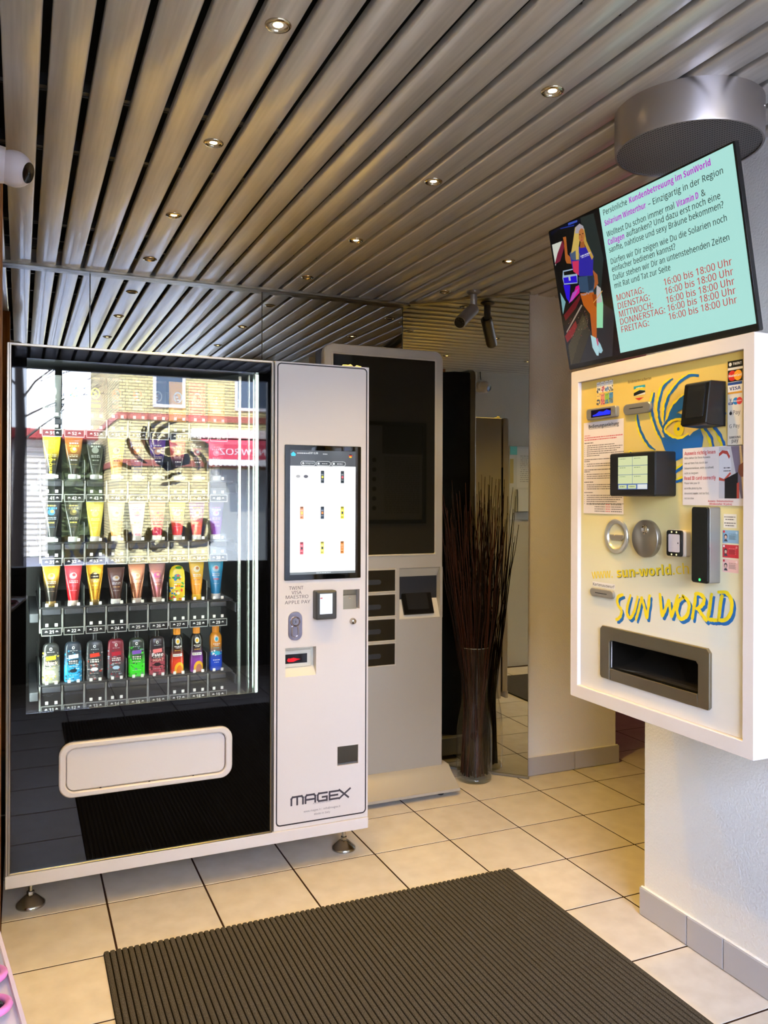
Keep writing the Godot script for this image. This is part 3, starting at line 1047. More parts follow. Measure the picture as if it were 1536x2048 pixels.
func build_vending_machine() -> void:
	var white := std("d9d2d0", 0.38)
	var alu := std("a9a49c", 0.28, 1.0)
	var black := std("050506", 0.02, 0.0, 0.40)
	var dark := std("141416", 0.5)
	var t := thing("vending_machine", "tall white vending machine with black glass front, lit product window and control column", "vending machine", Vector3(0.593, 0.0, -3.37))
	var b := MB.new()
	b.box(Vector3(-0.042, 0.113, -3.81), Vector3(-0.030, 1.886, -2.955), 0.002)
	b.box(Vector3(-0.030, 1.868, -3.81), Vector3(0.8555, 1.886, -2.975), 0.002)
	b.box(Vector3(-0.030, 0.113, -3.81), Vector3(0.8555, 0.16, -2.955), 0.002)
	b.box(Vector3(-0.030, 0.16, -3.81), Vector3(0.8555, 1.868, -3.79))
	b.box(Vector3(0.8555, 0.113, -3.38), Vector3(1.2287, 1.886, -2.99), 0.002)
	b.box(Vector3(0.8555, 0.113, -3.81), Vector3(1.2287, 1.886, -3.3812), 0.001)
	put("cabinet", b, white, t)
	b = MB.new()
	b.box(Vector3(-0.042, 0.1133, -2.957), Vector3(1.2300, 0.1555, -2.938), 0.0015)
	put("skirt", b, white, t)
	# chamber behind the glass
	b = MB.new()
	b.box(Vector3(-0.029, 0.60, -3.72), Vector3(-0.012, 1.866, -2.972))
	b.box(Vector3(0.832, 0.60, -3.72), Vector3(0.853, 1.866, -2.972))
	b.box(Vector3(-0.029, 1.846, -3.72), Vector3(0.853, 1.866, -2.972))
	b.box(Vector3(-0.029, 0.575, -3.72), Vector3(0.853, 0.60, -2.972))
	b.box(Vector3(-0.029, 0.575, -3.74), Vector3(0.853, 1.866, -3.72))
	put("chamber_lining", b, std("131416", 0.5), t)
	# door
	b = MB.new()
	b.ring(rrect(-0.0415, 0.1565, 0.8495, 1.8845, 0.002, 1), rrect(-0.027, 0.1610, 0.8405, 1.876, 0.001, 1), -2.975, -2.938, 0.002)
	put("door_frame", b, alu, t)
	for q in [[-0.0345, -0.0325, -2.9370], [0.8445, 0.8465, -2.9370], [0.8497, 0.8553, -2.950]]:
		put("door_groove", boxmesh(Vector3(q[0], 0.158, q[2] - 0.0015), Vector3(q[1], 1.883, q[2])), dark, t)
	b = MB.new()
	holed(b, -0.027, 0.161, 0.8405, 1.876, -2.945, [[0.0185, 0.6735, 0.7948, 1.838]], 0.006)
	b.face(-0.027, 0.161, 0.8405, 0.6735, -2.957)
	put("black_glass", b, black, t)
	put("pane", boxmesh(Vector3(0.0187, 0.6737, -2.951), Vector3(0.7946, 1.8378, -2.945)), glass(0.001), t)
	put("added_inner_pane", boxmesh(Vector3(0.0187, 0.6737, -2.968), Vector3(0.7946, 1.8378, -2.963)), glass(0.001), t)  # second pane, added to strengthen the street reflections
	# delivery hatch
	b = MB.new()
	b.ring(rrect(0.1195, 0.3845, 0.6977, 0.566, 0.042, 6), rrect(0.141, 0.403, 0.6745, 0.5475, 0.028, 6), -2.946, -2.928, 0.004)
	var hh := put("delivery_hatch", b, white, t)
	b = MB.new()
	b.prism(rrect(0.1430, 0.405, 0.6725, 0.5455, 0.026, 6), -2.95, -2.937, 0.003)
	put("flap", b, white, hh)
	for x in [0.25, 0.41, 0.56]:
		put("hinge", boxmesh(Vector3(x - 0.003, 0.4035, -2.9365), Vector3(x + 0.003, 0.4065, -2.9345)), dark, hh)

	# control column
	b = MB.new()
	holed(b, 0.8555, 0.1565, 1.2287, 1.8855, -2.943, [[0.8975, 0.7198, 1.0173, 0.8265], [1.1252, 0.9588, 1.1925, 1.0335], [1.1040, 0.3660, 1.1887, 0.4385]], 0.035)
	var pn := put("control_panel", b, white, t)
	b = MB.new()
	b.ring(rrect(0.8632, 0.1717, 1.2216, 1.8812, 0.016, 5), rrect(0.8678, 0.1763, 1.2170, 1.8766, 0.012, 5), -2.943, -2.9424, 0.0)
	put("outline", b, std("1c1722", 0.4), pn)
	b = MB.new()
	b.prism(rrect(0.8920, 1.0772, 1.1950, 1.5793, 0.003, 2), -2.944, -2.938, 0.001)
	var sc := put("touch_screen", b, std("07080a", 0.03), t)
	rng.seed = 3
	var im := Image.create(520, 924, false, Image.FORMAT_RGB8)
	im.fill(Color("ffffff"))
	im.fill_rect(Rect2i(0, 0, 520, 116), Color("4a4f55"))
	im.fill_rect(Rect2i(0, 906, 520, 18), Color("7b8286"))
	lines(im, 205, 912, 320, Color("e8f4f6"), 5)
	paint(im, [2, 32, 24, 12, 46, 32, 40, 32, 40, 44, 8, 44, 8, 32], Color("35d0e8"))
	lines(im, 52, 18, 150, Color("d8dce0"), 8)
	lines(im, 255, 22, 290, Color("d8dce0"), 6)
	blob(im, 478, 34, 14, 14, Color("201c18"))
	im.fill_rect(Rect2i(464, 30, 29, 8), Color("d83020"))
	blob(im, 478, 43, 11, 6, Color("f0c020"))
	for x in [82, 203, 324]:
		blob(im, x + 16, 96, 17, 17, Color("e8ecee"))
		blob(im, x + 98, 96, 17, 17, Color("e8ecee"))
		im.fill_rect(Rect2i(x + 16, 79, 82, 34), Color("e8ecee"))
		blob(im, x + 16, 96, 14, 14, Color("3b4046"))
		blob(im, x + 98, 96, 14, 14, Color("3b4046"))
		im.fill_rect(Rect2i(x + 16, 82, 82, 28), Color("3b4046"))
		blob(im, x + 19, 96, 8, 8, Color("f0f4f6"))
		if x > 82:
			lines(im, x + 45, 94, x + 90, Color("d8dce0"), 6)
	im.fill_rect(Rect2i(502, 145, 5, 140), Color("bfe8f0"))
	var px := [90, 252, 412]
	var py := [196, 465, 728]
	blob(im, 62, 194, 18, 12, Color("a8a8aa"))
	blob(im, 122, 194, 18, 12, Color("5c5c66"))
	var cols := ["2c3a48", "2c3a48", "3a4650", "f0a070", "3a4a60", "e8e040", "e86070", "f4ec70", "e89040"]
	for i in range(1, 9):
		var x: int = px[i % 3]
		var y: int = py[i / 3]
		var c := Color(cols[i])
		im.fill_rect(Rect2i(x - 13, y - 46, 27, 92), c)
		im.fill_rect(Rect2i(x - 11, y - 46, 22, 14), c.darkened(0.4))
		im.fill_rect(Rect2i(x - 9, y - 20, 18, 5), c.lightened(0.6))
		im.fill_rect(Rect2i(x - 6, y - 8, 14, 18), Color(cols[(i + 4) % 9]))
		im.fill_rect(Rect2i(x - 10, y + 20, 20, 4), c.lightened(0.5))
		im.fill_rect(Rect2i(x - 10, y + 30, 16, 8), c.darkened(0.3))
	b = MB.new()
	b.face(0.9125, 1.0975, 1.1722, 1.5600, -2.9376)
	put("screen_image", b, printed(im, 0.1, 1.35), sc)
	text(sc, "CHF 0,00", 0.9839, 1.5466, -2.9372, 0.0075, glow("e8eef0", 0.9), 1.0204, false, "bold")
	text(sc, "Kategorien", 0.9715, 1.5100, -2.9372, 0.0062, glow("e8eef0", 0.9), 1.0045)

	var ink := std("4a444c", 0.6)
	for q in [["TWINT", 0.9107, 0.9663, 1.0425], ["VISA", 0.9209, 0.9595, 1.0255], ["MAESTRO", 0.8984, 0.9859, 1.0093], ["APPLE PAY", 0.8951, 0.9929, 0.9896]]:
		text(pn, q[0], q[1], q[3] - 0.0003, -2.9428, 0.0125, ink, q[2])
	text(pn, "Automated Retail", 1.0063, 0.2350, -2.9428, 0.0065, std("8d8790", 0.6), 1.0787)
	text(pn, "www.magex.it | info@magex.it", 0.9705, 0.2093, -2.9428, 0.0075, std("6a646e", 0.6), 1.1158)
	text(pn, "Made in Italy", 1.0119, 0.1940, -2.9428, 0.0075, std("6a646e", 0.6), 1.0750)
	var lz := -2.9427
	var y0 := 0.2440
	var y1 := 0.2725
	for g in [
		[Vector2(0.9225, y0), Vector2(0.9225, y1 - 0.006), Vector2(0.9275, y1), Vector2(0.9625, y1), Vector2(0.9675, y1 - 0.006), Vector2(0.9675, y0)], [Vector2(0.945, y0), Vector2(0.945, y1)],
		[Vector2(0.9775, y0), Vector2(0.9775, y1 - 0.006), Vector2(0.9825, y1), Vector2(1.0105, y1), Vector2(1.0155, y1 - 0.006), Vector2(1.0155, y0)], [Vector2(0.9775, 0.2555), Vector2(1.0155, 0.2555)],
		[Vector2(1.0620, y1), Vector2(1.0300, y1), Vector2(1.0255, y1 - 0.006), Vector2(1.0255, y0 + 0.006), Vector2(1.0300, y0), Vector2(1.0620, y0), Vector2(1.0620, 0.2575), Vector2(1.0450, 0.2575)],
		[Vector2(1.1080, y1), Vector2(1.0725, y1), Vector2(1.0725, y0), Vector2(1.1080, y0)], [Vector2(1.0725, 0.2580), Vector2(1.1040, 0.2580)],
		[Vector2(1.1120, y1 + 0.002), Vector2(1.1480, y0 - 0.001)], [Vector2(1.1550, y1 + 0.002), Vector2(1.1120, y0 - 0.001)]]:
		b = MB.new()
		for i in g.size() - 1:
			lz += 0.00002
			var p: Vector2 = g[i]
			var q: Vector2 = g[i + 1]
			var d := (q - p).normalized() * 0.0035
			var s := Vector2(-d.y, d.x)
			b.flat(PackedVector2Array([p - d + s, q + d + s, q + d - s, p - d - s]), lz)
		put("logo_letter", b, std("3d3842", 0.45), pn)

	# card terminal
	b = MB.new()
	b.prism(rrect(1.0040, 0.9300, 1.0865, 1.0370, 0.006, 4), -2.943, -2.905, 0.006)
	var te := put("card_terminal", b, std("3b3d40", 0.45), t)
	put("terminal_screen", boxmesh(Vector3(1.0185, 0.951, -2.906), Vector3(1.0680, 1.0265, -2.9045)), glow("eef3fb", 1.25), te)
	b = MB.new()
	b.box(Vector3(1.0195, 1.0085, -2.9046), Vector3(1.0290, 1.0125, -2.9043))
	put("terminal_mark", b, glow("e04a4a", 0.9), te)
	# coin slot
	b = MB.new()
	b.face(1.1252, 0.9588, 1.1925, 1.0335, -2.975)
	b.quad(Vector3(1.1255, 0.959, -2.9445), Vector3(1.1800, 0.959, -2.9445), Vector3(1.1800, 1.011, -2.950), Vector3(1.1255, 1.011, -2.950), Vector3(0, 0.1, 1))
	b.quad(Vector3(1.1255, 1.011, -2.950), Vector3(1.1800, 1.011, -2.950), Vector3(1.1800, 1.011, -2.972), Vector3(1.1255, 1.011, -2.972), Vector3.UP)
	var cs := put("coin_slot", b, std("8d877c", 0.3, 1.0), t)
	b = MB.new()
	b.stroke([Vector2(1.150, 1.002), Vector2(1.157, 0.998), Vector2(1.161, 0.991)], 0.0022, -2.9485)
	put("coin_groove", b, std("e6ded0", 0.2, 1.0), cs)
	# lock knob
	b = MB.new()
	b.xf = Transform3D(Basis(Vector3.RIGHT, PI / 2), Vector3(1.1639, 0.9124, -2.943))
	b.lathe([Vector2(0.0125, 0), Vector2(0.0125, 0.004), Vector2(0.0095, 0.007), Vector2(0.0095, 0.015), Vector2(0.007, 0.017), Vector2(0, 0.017)], 20)
	put("lock_knob", b, std("c9c4bd", 0.15, 1.0), t)
	# latch handle with key cylinder
	b = MB.new()
	b.prism(rrect(0.9076, 0.8539, 0.9621, 0.9605, 0.0255, 8), -2.943, -2.940, 0.001)
	var lk := put("latch_plate", b, std("c3bccb", 0.14, 1.0), t)
	b = MB.new()
	b.ring(rrect(0.9195, 0.8640, 0.9480, 0.912, 0.0135, 7), rrect(0.9235, 0.8680, 0.9440, 0.908, 0.0098, 7), -2.941, -2.935, 0.0015)
	put("latch_lever", b, std("cfc9d4", 0.1, 1.0), lk)
	b = MB.new()
	b.xf = Transform3D(Basis(Vector3.RIGHT, PI / 2), Vector3(0.9346, 0.9245, -2.942))
	b.lathe([Vector2(0.0185, 0), Vector2(0.0185, 0.006), Vector2(0.0155, 0.009), Vector2(0.0130, 0.006), Vector2(0.0095, 0.006), Vector2(0.0088, 0.0085), Vector2(0, 0.0085)], 28)
	put("key_cylinder", b, std("c9c3ce", 0.12, 1.0), lk)
	put("key_slot", boxmesh(Vector3(0.9335, 0.9195, -2.9345), Vector3(0.9357, 0.9300, -2.9330)), dark, lk)
	# scanner recess
	b = MB.new()
	b.face(0.8975, 0.7198, 1.0173, 0.8265, -2.978)
	b.quad(Vector3(0.8975, 0.7199, -2.9432), Vector3(1.0172, 0.7199, -2.9432), Vector3(1.0172, 0.7520, -2.976), Vector3(0.8975, 0.7520, -2.976), Vector3(0, 0.7, 0.7))
	b.box(Vector3(0.8976, 0.749, -2.98), Vector3(1.0060, 0.8130, -2.968), 0.002)
	var rc := put("scanner_recess", b, std("d2cfc4", 0.5), t)
	put("scanner_window", boxmesh(Vector3(0.8977, 0.7640, -2.969), Vector3(0.9900, 0.7985, -2.9672)), std("120c0e", 0.05), rc)
	b = MB.new()
	b.flat(PackedVector2Array([Vector2(0.9115, 0.7755), Vector2(0.9180, 0.7705), Vector2(0.9360, 0.7705), Vector2(0.9520, 0.7760), Vector2(0.9640, 0.7785), Vector2(0.9500, 0.7810), Vector2(0.9370, 0.7850), Vector2(0.9230, 0.7825), Vector2(0.9160, 0.7840)]), -2.9668)
	put("scanner_light", b, glow("ff1020", 1.6), rc)
	# coin return
	b = MB.new()
	b.face(1.1040, 0.3660, 1.1887, 0.4385, -2.977)
	b.quad(Vector3(1.1042, 0.374, -2.948), Vector3(1.1885, 0.374, -2.948), Vector3(1.1885, 0.4383, -2.9455), Vector3(1.1042, 0.4383, -2.9455), Vector3(0, 0, 1))
	put("coin_return", b, std("6f6a60", 0.35, 1.0), t)

	# feet
	for p in [Vector2(0.036, -3.05), Vector2(1.172, -3.05), Vector2(0.036, -3.72), Vector2(1.172, -3.72)]:
		b = MB.new()
		b.xf.origin = Vector3(p.x, 0, p.y)
		b.lathe([Vector2(0.047, 0.0), Vector2(0.047, 0.007), Vector2(0.043, 0.011), Vector2(0.018, 0.034), Vector2(0.010, 0.036), Vector2(0.010, 0.045), Vector2(0.0075, 0.046), Vector2(0.0075, 0.113), Vector2(0, 0.113)], 28)
		for k in 6:
			var a := TAU * k / 6.0
			b.quad(Vector3(cos(a), 0, sin(a)) * 0.0125 + Vector3(0, 0.036, 0), Vector3(cos(a + 1.047), 0, sin(a + 1.047)) * 0.0125 + Vector3(0, 0.036, 0), Vector3(cos(a + 1.047), 0, sin(a + 1.047)) * 0.0125 + Vector3(0, 0.048, 0), Vector3(cos(a), 0, sin(a)) * 0.0125 + Vector3(0, 0.048, 0), Vector3(cos(a + 0.52), 0, sin(a + 0.52)))
		put("foot", b, std("b3b0a8", 0.22, 1.0), t)

	# light rails beside the goods
	b = MB.new()
	b.box(Vector3(0.744, 0.645, -3.065), Vector3(0.756, 1.838, -3.045), 0.002)
	b.box(Vector3(0.770, 0.645, -3.02), Vector3(0.776, 1.838, -3.00), 0.002)
	b.box(Vector3(0.783, 0.645, -2.985), Vector3(0.789, 1.838, -2.96), 0.002)
	b.box(Vector3(0.803, 0.645, -2.985), Vector3(0.815, 1.838, -2.96), 0.002)
	put("light_rail", b, std("c9d2cc", 0.25, 1.0), t)
	for s in 2:
		var lx := 0.797 if s == 0 else 0.004
		var lp := put("led_strip", boxmesh(Vector3(lx - 0.004, 0.66, -2.986), Vector3(lx + 0.004, 1.836, -2.976), 0.001), glow("eafff4", 5.0), t)
		var al := AreaLight3D.new()
		al.name = "led_strip_light"
		al.light_color = Color(0.92, 1.0, 0.96)
		al.light_energy = 0.95
		al.area_size = Vector2(0.02, 1.15)
		al.area_range = 4.0
		al.area_attenuation = 2.0
		al.shadow_enabled = true
		t.add_child(al, true)
		al.transform = Transform3D(Basis.looking_at(Vector3(-0.75 if s == 0 else 0.75, 0, -1)), Vector3(lx, 1.25, -2.990) - origin[t])

	# shelves with trays, clips and number tags
	var clear := glass(0.006, "dfe6e4")
	var grey := std("33353a", 0.45)
	var light := std("b9beb9", 0.35, 0.6)
	for r in 5:
		var y: float = ROWS[r]
		var by: float = BASES[r] - 0.001
		b = MB.new()
		b.box(Vector3(0.058, by - 0.006, -3.66), Vector3(0.735, by, -3.085), 0.001)
		b.box(Vector3(0.030, by - 0.045, -3.60), Vector3(0.058, by - 0.015, -3.05), 0.002)
		b.box(Vector3(0.735, by - 0.045, -3.60), Vector3(0.742, by - 0.010, -3.05), 0.002)
		var sh := put("shelf", b, grey, t)
		for c in 9:
			var x := col_x(c)
			b = MB.new()
			b.box(Vector3(x - 0.030, by - 0.024, -3.088), Vector3(x + 0.030, by - 0.006, -3.070), 0.002)
			put("tray_front", b, std("3b3d44", 0.4), sh)
			b = MB.new()
			b.box(Vector3(x - 0.030, by - 0.006, -3.074), Vector3(x + 0.030, by + 0.022, -3.0725))
			b.box(Vector3(x - 0.029, y + 0.014, -3.074), Vector3(x + 0.029, by - 0.026, -3.0725))
			put("clear_clip", b, clear, sh)
			b = MB.new()
			for s in [-0.5, 0.5]:
				b.box(Vector3(x + s * 0.030 - 0.005, by + 0.004, -3.0724), Vector3(x + s * 0.030 + 0.005, by + 0.015, -3.0714), 0.002)
				if c in [0, 2, 3, 6, 7, 8]:
					b.box(Vector3(x + s * 0.030 - 0.005, y + 0.018, -3.0724), Vector3(x + s * 0.030 + 0.005, y + 0.029, -3.0714), 0.002)
			put("clip_stud", b, std("f2f4f2", 0.2), sh)
			b = MB.new()
			b.box(Vector3(x - 0.040, y - 0.004, -3.082), Vector3(x - 0.034, by - 0.004, -3.076), 0.001)
			b.box(Vector3(x - 0.033, y + 0.011, -3.078), Vector3(x + 0.033, y + 0.0135, -3.070))
			b.box(Vector3(x - 0.033, y - 0.0135, -3.078), Vector3(x + 0.033, y - 0.011, -3.070))
			b.box(Vector3(x - 0.033, y - 0.0135, -3.078), Vector3(x - 0.031, y + 0.0135, -3.070))
			b.box(Vector3(x + 0.031, y - 0.0135, -3.078), Vector3(x + 0.033, y + 0.0135, -3.070))
			put("tag_holder", b, light, sh)
			put("number_tag", boxmesh(Vector3(x - 0.031, y - 0.011, -3.079), Vector3(x + 0.031, y + 0.011, -3.074)), std("1b1d20", 0.4), sh)
			var nt := "%d%d" % [r + 1, c + 1]
			text(sh, nt, x, y - 0.0055, -3.0738, 0.011, std("f4f6f4", 0.5), NAN, true, "bold", "tag_number")
			b = MB.new()
			for s in [-1, 1]:
				b.flat(PackedVector2Array([Vector2(x + s * 0.017 - 0.005, y - 0.001), Vector2(x + s * 0.017 + 0.005, y - 0.001), Vector2(x + s * 0.017 + 0.002, y + 0.004), Vector2(x + s * 0.017 - 0.002, y + 0.004)]), -3.0737)
			put("tag_arrow", b, std("f4f6f4", 0.5), sh)
			if c % 2 == 0 and r < 4:
				put("divider", boxmesh(Vector3(x - 0.0375, by, -3.60), Vector3(x - 0.0360, by + 0.07, -3.10)), std("9aa09e", 0.3, 0.5), sh)


# ---------------------------------------------------------------- goods: [shape, what it looks like, top colour, lower colour, accent colours ...]
const GOODS := [
	[
		["bottle", "silver and black flat bottle with a yellow band", "2a2b2a", "8f8f80", "e8c81e", "f4e8d8"],
		["bottle", "blue and grey flat bottle", "2f3b48", "2aa4e0", "ffffff", "1c2630"],
		["bottle", "smoky black flat bottle with red patches", "33373b", "4a4c52", "e03a22", "f2f2f2"],
		["bottle", "dark red flat bottle with grey lettering", "8c2638", "50545a", "c02038", "b8d8f0"],
		["bottle", "black flat bottle splashed with bright green and violet", "2a3a30", "3ee82a", "8a5ac8", "3ee82a"],
		["bottle", "black flat bottle with pink petals and white script", "2a2028", "b04858", "ff8a8a", "2a1a22"],
		["capped", "black bottle with orange cap and red sun picture", "16140f", "e8401e", "f8c018", "f4f4e8"],
		["capped", "black bottle with orange cap and violet sunset picture", "18150f", "8a3aa8", "f0b820", "f4f4e8"],
		["capped", "orange and blue bottle with orange cap", "f09a1a", "1c50d8", "38c8e8", "ffffff"],
	],
	[
		["tube", "gold over black tapered tube", "d8a82a", "1c1610", "f6e0a0", "d8a82a"],
		["tube", "red tapered tube with white script", "d23848", "b8101e", "ffffff", "d23848"],
		["tube", "shiny gold tapered tube with black label", "e8ae1c", "d09414", "1a1408", "f8d868"],
		["whitecap", "brown tapered tube with white ends", "5a2e20", "4a2418", "ffffff", "c89858"],
		["tube", "copper coloured tapered tube", "c88a68", "a86a48", "f4d0b0", "c88a68"],
		["tube", "mauve and bronze tapered tube", "a87a70", "9a5a58", "a83a8a", "d8a890"],
		["pouch", "yellow pouch with tropical fruit picture", "f0d81e", "e8c818", "2a78c8", "e84a20"],
		["tube", "tall orange yellow tube with coconut picture", "f6c81e", "f0a012", "ffffff", "b07018"],
		["tube", "tall turquoise blue tube", "2ab4e0", "1684c0", "ffffff", "e84a60"],
	],
	[
		["tube", "black tapered tube with blue globe", "20262a", "1a1c20", "3a90d0", "f4e050"],
		["tube", "black tapered tube with olive globe", "2a281c", "1a1c18", "8a7a38", "f4e050"],
		["whitecap", "lemon yellow tapered tube with white cap", "f8e858", "f4dc3a", "fdf6b0", "f4ec80"],
		["whitecap", "peach tapered tube with white cap", "fbd0a0", "f4a860", "fff0d8", "f08050"],
		["whitecap", "pale pink tapered tube with white cap", "fbd8e4", "f8c0d8", "e05a90", "f8e060"],
		["whitecap", "coral to crimson tapered tube with white cap", "f08a70", "d81e50", "f8b060", "f0687a"],
		["whitecap", "yellow to red tapered tube with white cap", "fae060", "f02a3a", "ffffff", "f86a6a"],
		["whitecap", "violet and coral tapered tube with white cap", "8a5ac0", "f05a50", "ffffff", "f08a60"],
		["whitecap", "purple tapered tube with white cap", "5a4a90", "9a4ad0", "ffffff", "c06ad8"],
	],
	[
		["tube", "black tapered tube with yellow lettering", "e8c81a", "15140e", "f4d820", "f4d820"],
		["tube", "black and orange tapered tube", "c07018", "1c1610", "f0c050", "e8e8e0"],
		["tube", "dark green tapered tube", "24281e", "2a3026", "d8e0d0", "a8b0a0"],
		["tube", "amber yellow tapered tube", "f4c828", "e8a440", "fdf0c0", "6a2a20"],
		["tube", "black tapered tube with orange and blue flames", "5a2a20", "1c2a60", "f08030", "f4f4f4"],
		["tube", "black tapered tube with violet top", "5a2a9a", "14121c", "f0b878", "f4f4f4"],
		["tube", "black tapered tube with red top", "d8404a", "16121c", "f0a878", "f4f4f4"],
		["tube", "black tapered tube with pink ring", "2a2c30", "1c2024", "d8708a", "f4f4f4"],
		["tube", "black tapered tube with pale stripes", "26282c", "1a1c22", "dfe4ea", "f4f4f4"],
	],
	[
		["sachet", "grey flat sachet", "8a8c8a", "6a6c6a", "d0d4d2", "40444a"],
		["sachet", "turquoise and white flat sachet", "e8eeee", "d8dedd", "2aa0b8", "e8d040"],
		["sachet", "black flat sachet with yellow lettering", "1a1a1a", "2a2a2a", "f0d820", "f0d820"],
		["sachet", "black flat sachet with orange lettering", "241812", "1c1410", "f05a1a", "f05a1a"],
		["sachet", "brown flat sachet with orange ring", "3a3226", "2c261c", "f06a3a", "e8e8e0"],
		["sachet", "black flat sachet with pale lettering", "14140f", "1c1a14", "8a8878", "6a4a30"],
		["sachet", "golden yellow flat sachet", "e8a414", "d8940c", "f8f0e0", "a86a08"],
		["sachet", "red flat sachet", "e84a50", "d82a38", "f8a8a8", "b01424"],
		["sachet", "orange and cream flat sachet", "f4d878", "e0882a", "f4a040", "ffffff"],
	]]


func goods_atlas() -> ImageTexture:
	var im := Image.create(9 * 96, 5 * 192, false, Image.FORMAT_RGB8)
	rng.seed = 99
	for r in 5:
		for c in 9:
			var g: Array = GOODS[r][c]
			var cell := Image.create(96, 192, false, Image.FORMAT_RGB8)
			var a := Color(g[2])
			var b := Color(g[3])
			for y in 192:
				var t := smoothstep(0.25, 0.75, y / 191.0)
				cell.fill_rect(Rect2i(0, y, 96, 1), a.lerp(b, t))
			var p := Color(g[4])
			var q := Color(g[5])
			match g[0]:
				"bottle":
					for i in 70:
						blob(cell, rng.randf_range(0, 96), rng.randf_range(45, 190), rng.randf_range(2, 9), rng.randf_range(1, 5), [p, q, b, a][rng.randi() % 4].lerp(b, 0.35))
					blob(cell, 48, 30, 8, 8, Color("eef2ee"))
					blob(cell, 49, 30, 4, 4, a)
					lines(cell, 28, 44, 70, Color("e8ece8"), 2)
					paint(cell, [22, 66, 74, 62, 76, 80, 24, 84], p)
					paint(cell, [20, 90, 76, 86, 76, 108, 20, 112], a.darkened(0.3))
					lines(cell, 24, 92, 72, Color("f0ece4"), 6)
					lines(cell, 24, 101, 72, Color("f0ece4").lerp(q, 0.3), 7)
					lines(cell, 26, 118, 72, Color("d8d8d0"), 3)
					blob(cell, 48, 140, 20, 9, q)
					lines(cell, 24, 160, 72, Color("d0d0c8"), 2)
				"capped":
					blob(cell, 48, 34, 17, 17, Color("e8ead8"))
					blob(cell, 48, 34, 10, 10, p)
					lines(cell, 24, 58, 74, Color("f4f4ec"), 5)
					lines(cell, 34, 66, 66, Color("f4f4ec"), 4)
					lines(cell, 26, 80, 70, p, 3)
					if r == 0 and c < 8:
						cell.fill_rect(Rect2i(14, 98, 68, 13), Color("eef0e8"))
						lines(cell, 18, 103, 78, Color("50504a"), 3)
						blob(cell, 60, 175, 52, 52, b)
						blob(cell, 60, 175, 36, 36, p)
						blob(cell, 62, 178, 22, 24, b.lerp(p, 0.5))
						cell.fill_rect(Rect2i(0, 0, 96, 1), a)
					else:
						blob(cell, 48, 108, 44, 10, Color("38c8e8"))
						for i in 18:
							blob(cell, rng.randf_range(0, 96), rng.randf_range(92, 122), rng.randf_range(3, 9), rng.randf_range(2, 5), [p, Color("ffffff"), b][rng.randi() % 3])
						lines(cell, 22, 140, 74, Color("ffffff"), 4)
						lines(cell, 30, 152, 66, Color("d8e4ff"), 3)
				"sachet":
					cell.fill_rect(Rect2i(0, 0, 96, 12), a.lightened(0.12))
					cell.fill_rect(Rect2i(0, 180, 96, 12), a.lightened(0.1))
					blob(cell, 48, 74, 24, 26, p)
					blob(cell, 48, 74, 17, 19, a.lerp(b, 0.3))
					for i in 5:
						blob(cell, 44 + rng.randf_range(-8, 8), 66 + i * 7, 8, 4, p if i % 2 else q)
					lines(cell, 26, 108, 72, p, 4)
					paint(cell, [24, 124, 74, 124, 74, 140, 24, 140], q.lerp(b, 0.4))
					lines(cell, 24, 150, 72, p, 2)
					lines(cell, 28, 158, 68, p, 2)
					lines(cell, 30, 166, 66, p, 2)
				_:
					if r >= 2 and r != 1 and c != 3:
						lines(cell, 26, 30, 72, q, 6)
						lines(cell, 24, 42, 76, p, 9)
					blob(cell, 48, 66, 19, 16, p.lerp(a, 0.25))
					blob(cell, 52, 62, 9, 8, q)
					lines(cell, 26, 92, 72, Color("f4f4f0").lerp(p, 0.3), 3)
					lines(cell, 26, 100, 72, Color("f4f4f0").lerp(p, 0.3), 3)
					lines(cell, 32, 116, 66, q, 6)
					if g[0] == "pouch":
						for i in 40:
							blob(cell, rng.randf_range(0, 96), rng.randf_range(70, 190), rng.randf_range(4, 11), rng.randf_range(3, 8), [p, q, Color("2a9a3a"), a, Color("f8f0d0")][rng.randi() % 5])
						blob(cell, 56, 12, 20, 8, Color("4a9a2a"))
					if r == 1 and c == 2:
						cell.fill_rect(Rect2i(24, 62, 48, 24), Color("1a1408"))
						lines(cell, 30, 72, 66, Color("d8c080"), 4)
					lines(cell, 30, 140, 66, p.lerp(b, 0.4), 3)
			im.blit_rect(cell, Rect2i(0, 0, 96, 192), Vector2i(c * 96, r * 192))
	return ImageTexture.create_from_image(im)


func oval(w: float, d: float, y: float, pw := 2.0, k := 28) -> Array:
	var row := []
	for i in k:
		var a := TAU * i / k
		var c := cos(a)
		var s := sin(a)
		row.append(Vector3(w * signf(c) * pow(absf(c), 2.0 / pw), y, d * signf(s) * pow(absf(s), 2.0 / pw)))
	return row


